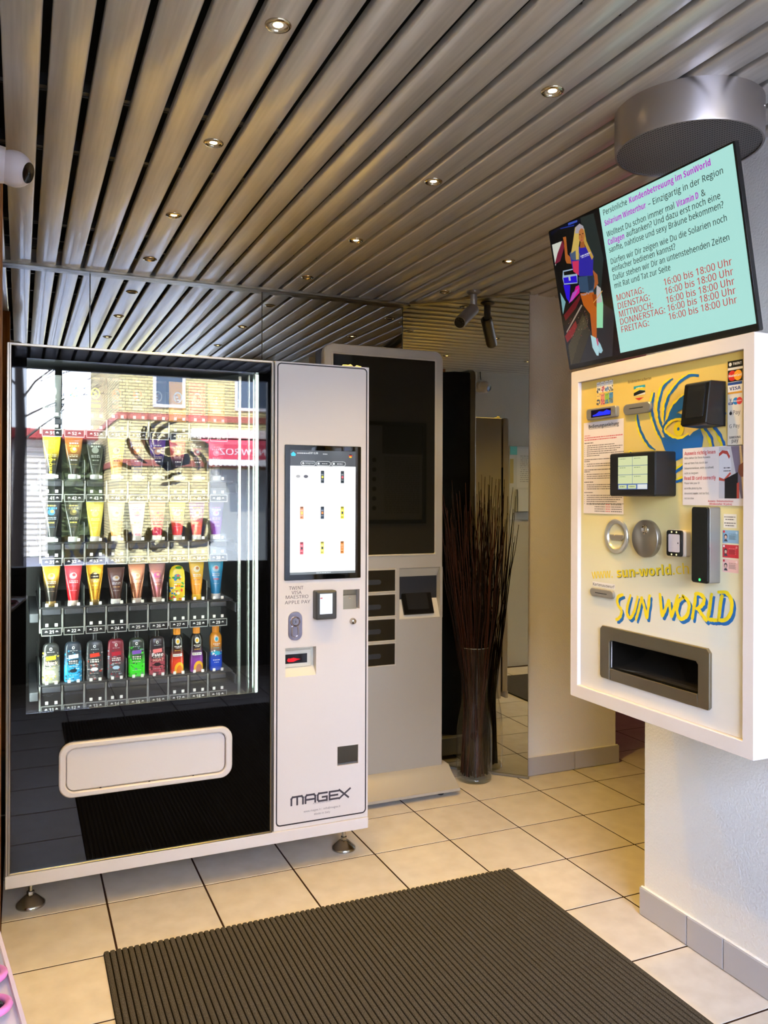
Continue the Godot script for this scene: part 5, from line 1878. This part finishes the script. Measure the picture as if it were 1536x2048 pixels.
	b = MB.new()
	b.disc(0.2065, 1.1905, 0.0032, 0.0273, 14)
	put("reader_led", b, glow("40ff70", 3.0), dr)

	# identity card pictures
	im = Image.create(128, 270, false, Image.FORMAT_RGB8)
	im.fill(Color("e4d8b8"))
	var tints := [Color("8ab0cc"), Color("c02a34"), Color("e8bcb4")]
	for i in 3:
		var y0 := i * 92
		im.fill_rect(Rect2i(0, y0, 128, 82), tints[i])
		im.fill_rect(Rect2i(4, y0 + 3, 14, 14), Color("d02a30") if i != 1 else Color("f0e8e4"))
		blob(im, 26, y0 + 40, 13, 16, Color("2a2622"))
		blob(im, 26, y0 + 44, 9, 11, Color("d8b098"))
		paint(im, [12, y0 + 72, 18, y0 + 58, 34, y0 + 58, 42, y0 + 72], Color("3a3a44"))
		for r in 4:
			lines(im, 50, y0 + 22 + r * 11, 108, tints[i].darkened(0.45) if i != 1 else Color("e89088"), 3)
		im.fill_rect(Rect2i(50, y0 + 30, 50, 30), tints[i].darkened(0.18))
		blob(im, 112, y0 + 14, 8, 8, tints[i].lightened(0.4))
	b = MB.new()
	b.face(0.2403, 1.2100, 0.2888, 1.3115, P + 0.0007)
	put("id_card_pictures", b, printed(im, 0.45), pn)
	im = Image.create(120, 100, false, Image.FORMAT_RGB8)
	im.fill(Color("e6e0d4"))
	for i in 4:
		lines(im, 8 + (i % 2) * 10, 18 + i * 18 + (8 if i > 1 else 0), 112 - (i % 2) * 14, Color("4a4440"), 7)
	b = MB.new()
	b.face(0.2430, 1.3170, 0.2825, 1.3500, P + 0.0007)
	put("small_notice", b, printed(im, 0.5), pn)

	# card outlet
	b = MB.new()
	b.face(-0.2510, 1.1278, -0.1510, 1.1425, P + 0.0005)
	put("outlet_label", b, std("ebe6e0", 0.5), pn)
	text(pn, "Kartenauswurf", -0.2492, 1.1302, P + 0.0008, 0.0085, std("3c3a40", 0.6), -0.1529)
	b = MB.new()
	b.prism(rrect(-0.2555, 1.1008, -0.1499, 1.1240, 0.0112, 6), P, -0.004, 0.002)
	var co := put("card_outlet", b, std("9b958c", 0.38, 0.4), t)
	put("slit", boxmesh(Vector3(-0.2301, 1.1103, -0.0045), Vector3(-0.1779, 1.1125, -0.0037)), blk, co)

	# steel delivery tray
	b = MB.new()
	b.box(Vector3(-0.166, 0.895, -0.17), Vector3(0.169, 0.905, -0.012))
	b.box(Vector3(-0.166, 0.905, -0.175), Vector3(0.169, 0.99, -0.17))
	b.box(Vector3(-0.171, 0.895, -0.175), Vector3(-0.166, 0.99, -0.014))
	b.box(Vector3(0.169, 0.895, -0.175), Vector3(0.174, 0.99, -0.014))
	b.box(Vector3(-0.171, 0.985, -0.175), Vector3(0.174, 0.995, -0.016))
	var tc := put("tray_well", b, std("4a453e", 0.12, 0.9), t)
	b = MB.new()
	var sw: Array = []
	for i in 9:
		var a := PI / 2 * i / 8.0
		sw.append(Vector2(-0.02 - 0.14 * sin(a), 0.905 + 0.07 * (1.0 - cos(a))))
	for i in 8:
		b.quad(Vector3(-0.165, sw[i].y, sw[i].x), Vector3(0.168, sw[i].y, sw[i].x), Vector3(0.168, sw[i + 1].y, sw[i + 1].x), Vector3(-0.165, sw[i + 1].y, sw[i + 1].x), Vector3(0, 0.7, 0.7))
	put("tray_scoop", b, std("55504a", 0.1, 0.8), tc)
	b = MB.new()
	var fr := PackedVector2Array([Vector2(-0.166, 0.8700), Vector2(-0.166, 0.9835), Vector2(0.169, 0.9835), Vector2(0.169, 0.8700)])
	var out := PackedVector2Array([Vector2(-0.166, 0.870), Vector2(-0.166, 0.976), Vector2(-0.159, 0.983), Vector2(0.162, 0.983), Vector2(0.169, 0.976), Vector2(0.169, 0.870), Vector2(0.2005, 0.870), Vector2(0.2075, 0.877), Vector2(0.2075, 1.0105), Vector2(0.1975, 1.0205), Vector2(-0.1980, 1.0205), Vector2(-0.2080, 1.0105), Vector2(-0.2080, 0.877), Vector2(-0.201, 0.870)])
	b.prism(out, P, -0.004, 0.0015)
	put("tray_frame", b, steel, t)
	b = MB.new()
	b.xf = Transform3D(Basis(Vector3.RIGHT, 0.10), Vector3(0, 0.869, -0.009))
	b.box(Vector3(-0.1645, 0.0, -0.002), Vector3(0.1675, 0.034, 0.002), 0.001)
	put("tray_flap", b, steel, t)


func build_television() -> void:
	var ex := Vector3(-0.024, -0.019, 1.0).normalized()
	var ey := Vector3(-0.198, 0.980, 0.013)
	ey = (ey - ex * ex.dot(ey)).normalized()
	var n := ex.cross(ey)
	var t := thing("television", "flat screen tilted forward above the wall machine, showing opening hours and a woman", "television", Vector3(1.519, 1.989, -1.761))
	t.transform = Transform3D(Basis(ex, ey, n), Vector3(1.519, 1.989, -1.761))
	origin[t] = Vector3.ZERO
	var blk := std("0b0b0c", 0.25)
	var b := MB.new()
	b.prism(rrect(-0.3715, -0.2140, 0.3715, 0.2150, 0.004, 2), -0.012, 0.0, 0.001)
	put("panel", b, blk, t)
	b = MB.new()
	b.prism(rrect(-0.29, -0.19, 0.29, 0.12, 0.02, 3), -0.050, -0.012, 0.008)
	put("back_cover", b, std("1a1a1b", 0.5), t)
	b = MB.new()
	b.face(-0.1195, -0.1962, 0.3655, 0.2098, 0.0006)
	var sc := put("screen_text_area", b, glow("b2ebe2", 1.0), t)
	rng.seed = 77
	var im := Image.create(380, 620, false, Image.FORMAT_RGB8)
	im.fill(Color("0c0d10"))
	var sh := [["0c1024", [14, -5, 240, 3, 235, 26, 92, 6, 20, 18]], ["3a55c0", [154, -1, 223, 5, 221, 13, 155, 10]], ["2238a0", [92, 5, 197, 18, 195, 23, 94, 9]], ["26302f", [247, 2, 339, 9, 361, 206, 288, 402, 245, 397]],
		["0a0c0e", [35, 12, 189, 26, 155, 205, 46, 251, 7, 163, 105, 73]], ["d8dcd0", [12, 59, 90, 62, 14, 157]], ["7a1f38", [96, 60, 44, 107, 10, 149, 55, 145, 104, 90]], ["80b0b8", [19, 281, 50, 331, 15, 382]],
		["181014", [161, 321, 16, 390, 17, 529, 14, 614, 81, 615, 199, 493, 207, 414]], ["6a1420", [161, 321, 20, 387, 28, 414, 118, 373, 163, 336]], ["8a2020", [104, 427, 4, 483, 15, 514, 111, 472]], ["a09080", [162, 364, 21, 464, 23, 471, 169, 370]],
		["3a3424", [163, 406, 20, 530, 16, 617, 86, 619, 199, 493]], ["2c2c30", [199, 493, 85, 623, 321, 629, 382, 436, 318, 391]]]
	for s in sh:
		paint(im, s[1], Color(s[0]))
	for i in 26:
		for j in 34:
			var x := 16 + i * 7 + (j % 2) * 3
			var y := 420 + j * 6
			if x + (y - 400) * 0.85 < 205 + (30 if y < 480 else 0) and y + x * 0.72 > 540:
				im.fill_rect(Rect2i(x, y, 2, 2), Color("a89a6a"))
	for i in 40:
		im.fill_rect(Rect2i(rng.randi_range(40, 190), rng.randi_range(390, 500), 2, 3), [Color("d85a3a"), Color("e8c8a8"), Color("8a3a60")][i % 3])
	sh = [["9fe8b8", [290, 304, 313, 322, 315, 390, 289, 491, 246, 484]], ["c8c0c0", [290, 304, 313, 322, 310, 382, 266, 380]], ["a8c0d8", [65, 191, 173, 202, 172, 207, 69, 197, 68, 213, 167, 227, 159, 268, 58, 253, 53, 224]],
		["2a10d8", [60, 222, 159, 234, 157, 264, 59, 248]], ["b8c8d0", [98, 226, 112, 228, 112, 246, 98, 244]], ["3012e0", [52, 252, 104, 264, 78, 340, 60, 315]], ["e01890", [91, 339, 163, 311, 171, 278, 142, 279]], ["c050c0", [71, 343, 112, 301, 163, 290, 110, 332]],
		["b5652a", [102, 48, 126, 51, 118, 129, 144, 153, 136, 176, 102, 166, 95, 148, 105, 73]], ["c0601c", [165, 315, 262, 328, 267, 398, 236, 527, 206, 522, 215, 416, 177, 370]], ["9a4412", [249, 336, 280, 343, 267, 398, 253, 385]],
		["b06030", [276, 233, 305, 263, 302, 300, 263, 322, 281, 271]], ["38506c", [172, 243, 271, 257, 281, 282, 262, 328, 229, 325, 169, 309, 166, 277]], ["24364c", [235, 254, 270, 259, 278, 284, 263, 312, 230, 322]],
		["3028a8", [133, 129, 172, 115, 212, 118, 275, 138, 298, 177, 273, 259, 181, 242, 138, 201, 136, 162]], ["d83860", [144, 167, 192, 175, 176, 237, 141, 212]], ["50607c", [133, 129, 177, 116, 207, 148, 197, 176, 143, 160]],
		["d8b860", [199, 32, 235, 24, 259, 42, 255, 82, 228, 75, 206, 117, 193, 169, 173, 167, 180, 127, 144, 132, 175, 78]], ["c8a048", [245, 32, 262, 53, 265, 108, 297, 184, 283, 194, 254, 129, 244, 103]],
		["b0a8b0", [205, 31, 235, 24, 257, 40, 261, 56, 225, 64, 193, 55]], ["c07840", [223, 53, 240, 46, 254, 51, 260, 80, 247, 103, 236, 110, 226, 106, 214, 85]], ["a86030", [221, 103, 249, 104, 248, 131, 213, 125]],
		["402018", [222, 67, 231, 68, 230, 72, 221, 71]], ["402018", [242, 68, 252, 70, 251, 73, 242, 72]], ["a05c2c", [236, 74, 240, 74, 241, 88, 234, 88]], ["b04050", [227, 93, 240, 94, 237, 98, 227, 97]], ["b8e0e8", [196, 507, 231, 526, 241, 577, 231, 605, 218, 603, 196, 563]],
		["a8d4e0", [235, 530, 256, 558, 266, 587, 253, 597, 238, 594, 240, 569]], ["d06080", [230, 530, 244, 528, 243, 556, 233, 562]], ["e8b05a", [250, 372, 322, 334, 322, 338, 250, 376]]]
	for s in sh:
		paint(im, s[1], Color(s[0]))
	lines(im, 208, 158, 278, Color("e8e8f4"), 6)
	lines(im, 214, 167, 270, Color("e8e8f4"), 3)
	for i in 22:
		im.fill_rect(Rect2i(172 + i * 4, 318 + rng.randi_range(-2, 6), 2, 7), Color("9ab0c4"))
	b = MB.new()
	b.face(-0.3700, -0.2000, -0.1195, 0.2105, 0.0005)
	put("screen_picture", b, printed(im, 0.1, 0.9), t)
	var dk := std("101418", 0.3)
	var vio := glow("c52ad8", 0.9)
	var red := glow("d82a30", 0.85)
	var F := 0.0008
	var H := 0.0152
	for q in [["Persönliche", -0.1047, -0.0040, 0.1857, 0], ["Kundenbetreuung im SunWorld", 0.0052, 0.2952, 0.1857, 1], ["Solarium Winterthur", -0.1054, 0.0640, 0.1567, 1], ["– Einzigartig in der Region", 0.0735, 0.3281, 0.1562, 0],
		["Wolltest Du schon immer mal", -0.1040, 0.1630, 0.1257, 0], ["Vitamin D", 0.1708, 0.2450, 0.1254, 1], ["&", 0.2549, 0.2680, 0.1254, 0], ["Collagen", -0.1036, -0.0340, 0.1035, 1], ["auftanken? Und dazu erst noch eine", -0.0249, 0.3106, 0.1045, 0],
		["sanfte, nahtlose und sexy Bräune bekommen?", -0.1035, 0.3168, 0.0822, 0], ["Dürfen wir Dir zeigen wie Du die Solarien noch", -0.1034, 0.3210, 0.0503, 0], ["einfacher bedienen kannst?", -0.1032, 0.1475, 0.0289, 0],
		["Dafür stehen wir Dir an untenstehenden Zeiten", -0.1027, 0.3208, 0.0058, 0], ["mit Rat und Tat zur Seite", -0.1023, 0.1204, -0.0172, 0]]:
		text(sc, q[0], q[1], q[3], F, H, [dk, vio][q[4]], q[2], false, "bold" if q[4] else "plain")
	var days := [["MONTAG:", 0.0110, -0.0525], ["DIENSTAG:", 0.0307, -0.0755], ["MITTWOCH:", 0.0387, -0.0982], ["DONNERSTAG:", 0.0806, -0.1195], ["FREITAG:", 0.0136, -0.1415]]
	for q in days:
		text(sc, q[0], -0.1007, q[2], F, 0.0170, red, q[1])
		text(sc, "16:00 bis 18:00 Uhr", 0.0905, q[2] + 0.0018, F, 0.0170, red, 0.3191)
	# arm to the wall
	b = MB.new()
	b.box(Vector3(-0.06, -0.09, -0.062), Vector3(0.06, 0.07, -0.050), 0.003)
	b.tube([Vector3(0, -0.01, -0.06), Vector3(0.0, 0.015, -0.20), Vector3(0.0, 0.055, -0.345)], [0.02, 0.02, 0.02], 12)
	put("wall_bracket", b, std("202022", 0.5, 0.4), t)


func build_small_things() -> void:
	# doormat
	var mm := StandardMaterial3D.new()
	mm.albedo_color = Color.WHITE
	mm.roughness = 0.95
	mm.metallic_specular = 0.15
	mm.uv1_triplanar = true
	mm.uv1_world_triplanar = true
	mm.uv1_scale = Vector3.ONE * 1.15
	mm.albedo_texture = noise_tex(0.32, Color("0f0d0b"), Color("7d776d"), 1024, 2, 17)
	var mt := thing("doormat", "large dark grey ribbed entrance mat on the tiled floor", "mat", Vector3(0.95, 0.0, -1.6))
	var b := MB.new()
	b.box(Vector3(0.234, 0.0, -2.632), Vector3(1.676, 0.005, -0.5), 0.002)
	put("backing", b, std("14110f", 0.95, 0.0, 0.15), mt)
	b = MB.new()
	for i in 81:
		var x := 0.2425 + i * 0.01775
		b.xf = Transform3D(Basis.IDENTITY, Vector3(x, 0, 0))
		b.prism(PackedVector2Array([Vector2(-0.0071, 0.004), Vector2(-0.0068, 0.0075), Vector2(-0.0050, 0.0092), Vector2(0.0, 0.0098), Vector2(0.0050, 0.0092), Vector2(0.0068, 0.0075), Vector2(0.0071, 0.004)]), -2.630, -0.502)
	var rb := put("ribs", b, mm, mt)
	rb.set_meta("kind", "stuff")

	# glass vase with twigs
	var vp := Vector3(2.050, 0.0, -3.550)
	var vt := thing("floor_vase", "tall waisted clear glass floor vase holding dark twigs, between kiosk and pillar", "vase", vp)
	var gl := glass(0.008, "cfd8d2")
	b = MB.new()
	b.xf.origin = vp
	b.lathe([Vector2(0.0, 0.001), Vector2(0.082, 0.001), Vector2(0.087, 0.006), Vector2(0.088, 0.02), Vector2(0.088, 0.20), Vector2(0.0855, 0.255), Vector2(0.076, 0.315), Vector2(0.067, 0.360), Vector2(0.064, 0.395), Vector2(0.0655, 0.45), Vector2(0.0695, 0.55), Vector2(0.0745, 0.652)], 48)
	put("glass_body", b, gl, vt)
	b = MB.new()
	b.xf.origin = vp
	b.lathe([Vector2(0.0, 0.004), Vector2(0.080, 0.004), Vector2(0.0845, 0.008), Vector2(0.0845, 0.018), Vector2(0.080, 0.0235), Vector2(0.0, 0.0235)], 48)
	put("glass_foot", b, glass(0.10, "9fb0a6"), vt)
	b = MB.new()
	var rim: Array = []
	var rimr: Array = []
	for k in 37:
		rim.append(vp + Vector3(0.0742 * cos(TAU * k / 36.0), 0.652, 0.0742 * sin(TAU * k / 36.0)))
		rimr.append(0.0016)
	b.tube(rim, rimr, 6, false)
	put("glass_rim", b, glass(0.25, "c4d2ca"), vt)
	var brown := [std("2e170e", 0.6, 0.0, 0.25), std("20110c", 0.6, 0.0, 0.25), std("3c1e14", 0.6, 0.0, 0.25), std("150c08", 0.65, 0.0, 0.25)]
	rng.seed = 404
	var nrm := Vector3(-sin(deg_to_rad(46.0)), 0, cos(deg_to_rad(46.0)))
	var bp := Vector3(2.285, 0, -3.455)
	for i in 100:
		var a := rng.randf() * TAU
		var r0 := sqrt(rng.randf()) * 0.066
		var a1 := a + rng.randf_range(-0.5, 0.5)
		var spread := sqrt(rng.randf()) * 0.205
		var top := rng.randf_range(1.10, 1.50) - (0.06 if spread > 0.17 else 0.0)
		var p0 := vp + Vector3(cos(a) * r0, 0.027, sin(a) * r0)
		var q := vp + Vector3(cos(a1) * minf(0.050, spread * 0.28 + 0.004), 0.40, sin(a1) * minf(0.050, spread * 0.28 + 0.004))
		var e := vp + Vector3(cos(a1) * spread * 1.05 - 0.02, top, sin(a1) * spread * 0.8)
		var d := nrm.dot(e - bp)
		if d < 0.03:
			e += nrm * (0.03 - d + rng.randf() * 0.05)
		e.x = maxf(e.x, 1.866)
		var pts: Array = []
		var rad: Array = []
		var w := rng.randf() * 6.0
		for k in 11:
			var t := k / 10.0
			var p := p0.lerp(q, t / 0.33) if t < 0.33 else q.lerp(e, (t - 0.33) / 0.67)
			if t >= 0.33:
				var lift := (t - 0.33) / 0.67
				p += (q - p0) * Vector3(1, 0, 1) * sin(PI * lift) * 0.12
			var wob := 0.006 * sin(w + t * 11.0) * t + 0.004 * sin(w * 2.0 + t * 23.0) * t
			p += Vector3(wob, 0, wob * 0.4)
			pts.append(p)
			rad.append(lerpf(0.0040, 0.0013, t) * (0.8 + 0.4 * fmod(w, 1.0)))
		var tb := MB.new()
		tb.tube(pts, rad, 6)
		if i % 4 == 0:
			var s: Vector3 = pts[7]
			tb.tube([s, s + Vector3(0.012, 0.05, 0.008).rotated(Vector3.UP, w), s + Vector3(0.03, 0.11, 0.012).rotated(Vector3.UP, w)], [0.0016, 0.0013, 0.0009], 5)
		var o := put("twig", tb, brown[rng.randi() % 4])
		tag(o, "thin dark brown dried twig standing in the tall glass floor vase", "twig", "dried twigs in the floor vase")

	# perforated drum on the ceiling
	var dp := Vector3(1.587, HC, -1.654)
	var dt := thing("ceiling_drum", "round silver metal drum with perforated underside on the ceiling above the hanging screen", "loudspeaker", dp)
	b = MB.new()
	b.xf.origin = dp
	b.lathe([Vector2(0.184, 0.0), Vector2(0.184, -0.100), Vector2(0.1825, -0.104), Vector2(0.178, -0.104), Vector2(0.178, -0.096)], 72)
	put("drum_wall", b, std("b2aaa6", 0.3, 0.95), dt)
	var im := Image.create(64, 64, false, Image.FORMAT_RGB8)
	im.fill(Color("8a8480"))
	for i in 2:
		for j in 2:
			blob(im, 16 + i * 32, 16 + j * 32, 10.5, 10.5, Color("141312"))
	var pf := printed(im, 0.45)
	pf.metallic = 0.4
	pf.uv1_triplanar = true
	pf.uv1_scale = Vector3.ONE * 62.0
	b = MB.new()
	b.xf = Transform3D(Basis(Vector3.RIGHT, PI / 2), dp + Vector3(0, -0.100, 0))
	b.disc(0, 0, 0.1785, 0.0, 64)
	put("perforated_cover", b, pf, dt)
	b = MB.new()
	b.xf = Transform3D(Basis(Vector3.UP, 0.55), dp + Vector3(0, -0.035, 0))
	b.xf = b.xf * Transform3D(Basis(Vector3.RIGHT, PI / 2), Vector3(0, 0, 0.184))
	b.lathe([Vector2(0.004, 0), Vector2(0.003, 0.002), Vector2(0, 0.002)], 12)
	put("screw", b, std("c9c4be", 0.2, 1.0), dt)

	# bullet camera under the ceiling
	var bt := thing("bullet_camera", "grey cylindrical security camera hanging from the ceiling in front of the angled mirror", "security camera", Vector3(2.03, HC, -3.535))
	var sil := std("8f8983", 0.35, 0.5)
	b = MB.new()
	b.xf.origin = Vector3(2.03, HC, -3.535)
	b.lathe([Vector2(0.0, 0.0), Vector2(0.036, 0.0), Vector2(0.036, -0.006), Vector2(0.028, -0.012), Vector2(0.017, -0.016), Vector2(0.017, -0.085), Vector2(0.014, -0.090), Vector2(0.0, -0.09)], 28)
	put("ceiling_mount", b, sil, bt)
	var d := (Vector3(1.888, 2.205, -3.427) - Vector3(2.035, 2.312, -3.545)).normalized()
	var back := Vector3(2.035, 2.312, -3.545)
	b = MB.new()
	b.tube([Vector3(2.03, 2.315, -3.535), back + d * 0.02 + Vector3(0, 0.0, 0)], [0.013, 0.016], 12)
	put("joint", b, std("2a2a2a", 0.5), bt)
	b = MB.new()
	b.tube([back, back + d * 0.010, back + d * 0.19, back + d * 0.205], [0.020, 0.0295, 0.0295, 0.0285], 32)
	put("body", b, sil, bt)
	b = MB.new()
	b.tube([back + d * 0.2045, back + d * 0.2075], [0.0262, 0.0255], 32)
	var lf := put("lens_face", b, std("101012", 0.15), bt)
	b = MB.new()
	var sx := d.cross(Vector3.UP).normalized()
	var sy := sx.cross(d).normalized()
	b.tube([back + d * 0.207, back + d * 0.2095], [0.009, 0.008], 20)
	put("lens", b, std("1a1e26", 0.03), lf)
	b = MB.new()
	for k in 8:
		var a := TAU * k / 8.0
		var p := back + d * 0.2072 + (sx * cos(a) + sy * sin(a)) * 0.0185
		b.tube([p, p + d * 0.0012], [0.0024, 0.002], 8)
	put("infrared_leds", b, std("35343a", 0.2), lf)

	# dome camera at the left wall
	var cp := Vector3(-0.006, 2.262, -2.43)
	var dc := thing("dome_camera", "white round security camera with dark lens on the wall at the top left", "security camera", Vector3(-0.1, 2.30, -2.43))
	var wp := std("d9d0d2", 0.35)
	b = MB.new()
	b.xf = Transform3D(Basis(Vector3(0, 0, 1), -PI / 2 - 0.05), Vector3(-0.1, 2.272, -2.43))
	b.lathe([Vector2(0.0, 0.0), Vector2(0.047, 0.0), Vector2(0.049, 0.006), Vector2(0.049, 0.040), Vector2(0.046, 0.060), Vector2(0.0, 0.062)], 40)
	put("wall_base", b, wp, dc)
	var look := Vector3(0.80, -0.28, 0.42).normalized()
	var bs := Basis.looking_at(look) * Basis(Vector3.RIGHT, -PI / 2)
	b = MB.new()
	b.xf = Transform3D(bs, cp + Vector3(-0.012, 0.002, 0))
	var pr: Array = []
	for i in 15:
		var a := PI * (i / 14.0 * 0.80 - 0.5)
		pr.append(Vector2(0.0475 * cos(a), 0.0475 * sin(a) * 1.05))
	pr.append(Vector2(0.0275, 0.0415))
	b.lathe(pr, 40)
	put("ball", b, wp, dc)
	b = MB.new()
	b.xf = Transform3D(bs, cp + Vector3(-0.012, 0.002, 0))
	b.lathe([Vector2(0.0278, 0.0405), Vector2(0.0265, 0.043), Vector2(0.018, 0.0445), Vector2(0.0, 0.045)], 32)
	put("lens_cover", b, std("1d1a18", 0.06), dc)
	b = MB.new()
	b.tube([Vector3(-0.085, 2.33, -2.43), Vector3(-0.085, 2.36, -2.435), Vector3(-0.08, 2.415, -2.44)], [0.004, 0.004, 0.004], 8)
	put("cable", b, std("1a1a1a", 0.6), dc)

	# framed notice on the end face of the right wall
	var nt := thing("framed_notice", "framed information poster on the end of the right wall, mirrored in the kiosk screen", "poster", Vector3(2.19, 1.54, -2.175))
	b = MB.new()
	b.xf = Transform3D(Basis(Vector3.UP, PI), Vector3(0, 0, -2.171))
	b.ring(rrect(-2.415, 1.215, -1.965, 1.865, 0.003, 1), rrect(-2.39, 1.24, -1.99, 1.84, 0.002, 1), 0.0, 0.02, 0.003)
	put("frame", b, std("16202a", 0.3), nt)
	im = Image.create(200, 300, false, Image.FORMAT_RGB8)
	im.fill(Color("d8dcdc"))
	im.fill_rect(Rect2i(0, 0, 140, 90), Color("1c1e1e"))
	for i in 30:
		lines(im, 12, 100 + i * 6, 134, Color("7a8080"), 2)
		if i % 5 == 0:
			blob(im, 168, 110 + i * 6, 7, 7, Color("2a2c2c"))
	b = MB.new()
	b.xf = Transform3D(Basis(Vector3.UP, PI), Vector3(0, 0, -2.172))
	b.face(-2.395, 1.235, -1.985, 1.845, 0.004)
	put("sheet", b, printed(im, 0.5), nt)

	# leaflet board on the left wall, seen in the angled mirror
	var lb := thing("leaflet_board", "white board with notices and leaflet pocket on left wall, seen in angled mirror", "notice board", Vector3(-0.1, 1.5, -1.95))
	put("board", boxmesh(Vector3(-0.0995, 1.20, -2.16), Vector3(-0.092, 1.806, -1.70), 0.002), std("cfd0cf", 0.5), lb)
	put("teal_card", boxmesh(Vector3(-0.092, 1.735, -2.155), Vector3(-0.088, 1.803, -2.09)), std("6fd0cc", 0.4), lb)
	put("yellow_sheet", boxmesh(Vector3(-0.092, 1.50, -2.155), Vector3(-0.0905, 1.70, -2.122)), std("b8a860", 0.6), lb)
	im = Image.create(120, 160, false, Image.FORMAT_RGB8)
	im.fill(Color("dcdcdc"))
	for i in 14:
		lines(im, 12, 30 + i * 8, 105, Color("8a8a8c"), 2)
	blob(im, 40, 45, 9, 9, Color("4a4a50"))
	b = MB.new()
	b.xf = Transform3D(Basis(Vector3.UP, PI / 2), Vector3(-0.0905, 0, -2.0))
	b.face(-0.16, 1.465, 0.09, 1.788, 0.0)
	put("notice_sheet", b, printed(im, 0.6), lb)
	b = MB.new()
	b.box(Vector3(-0.092, 1.265, -2.10), Vector3(-0.060, 1.27, -1.75))
	b.box(Vector3(-0.064, 1.265, -2.10), Vector3(-0.060, 1.45, -1.75))
	b.box(Vector3(-0.092, 1.265, -2.10), Vector3(-0.060, 1.45, -2.096))
	b.box(Vector3(-0.092, 1.265, -1.754), Vector3(-0.060, 1.45, -1.75))
	put("leaflet_pocket", b, std("d4d6d6", 0.4), lb)

	# white tray on the left wall with goggles
	var tp := thing("wall_tray", "white open tray fixed to the left wall at the lower left edge", "tray", Vector3(-0.099, 0.80, -0.9))
	var plan := PackedVector2Array([Vector2(-0.099, -1.35), Vector2(-0.0430, -1.35), Vector2(0.0400, -0.75), Vector2(-0.099, -0.75)])
	b = MB.new()
	b.xf = Transform3D(Basis(Vector3.RIGHT, PI / 2), Vector3(0, 0.0, 0))
	b.prism(plan, -0.806, -0.800)
	put("bottom", b, std("e9e3e4", 0.4), tp)
	b = MB.new()
	var inn := PackedVector2Array([Vector2(-0.095, -1.346), Vector2(-0.0470, -1.346), Vector2(0.0350, -0.754), Vector2(-0.095, -0.754)])
	b.xf = Transform3D(Basis(Vector3.RIGHT, PI / 2), Vector3(0, 0.0, 0))
	b.ring(plan, inn, -0.806, -0.814, 0.0)
	put("rim", b, std("e6d2da", 0.35), tp)
	var gg := thing("tanning_goggles", "pink rimmed dark goggles lying in the white tray at the lower left corner", "goggles", Vector3(-0.034, 0.806, -1.06))
	for s in 2:
		b = MB.new()
		var c := Vector3(-0.031 - 0.006 * s, 0.8155, -1.025 - 0.068 * s)
		var pts := []
		var rad := []
		for k in 25:
			var a := TAU * k / 24.0
			pts.append(c + Vector3(cos(a) * 0.021, sin(a) * 0.006, sin(a) * 0.029))
			rad.append(0.0045)
		b.tube(pts, rad, 8, false)
		put("rim", b, std("f08ad0", 0.35), gg)
		b = MB.new()
		b.xf.origin = c + Vector3(0, -0.004, 0)
		b.lathe([Vector2(0.0185, 0.0), Vector2(0.014, 0.006), Vector2(0.0, 0.008)], 20)
		put("lens", b, std("1c1426", 0.1), gg)

	# forgotten strip on top of the vending machine
	var cs := thing("paper_strip", "small crumpled cream strip lying on the top right corner of the vending machine", "paper strip", Vector3(1.18, 1.8862, -2.99))
	b = MB.new()
	var prev: Array = []
	for i in 13:
		var t := i / 12.0
		var x := 1.135 + 0.082 * t
		var h := 1.8868 + 0.008 * absf(sin(t * 5.0)) + 0.003 * sin(t * 17.0)
		var z := -2.995 + 0.01 * sin(t * 6.0)
		prev.append(Vector3(x, h, z))
	var rr: Array = []
	for i in 13:
		rr.append(0.0035 + 0.002 * absf(sin(i * 1.7)))
	b.tube(prev, rr, 8)
	put("strip", b, std("e6dca8", 0.7), cs)
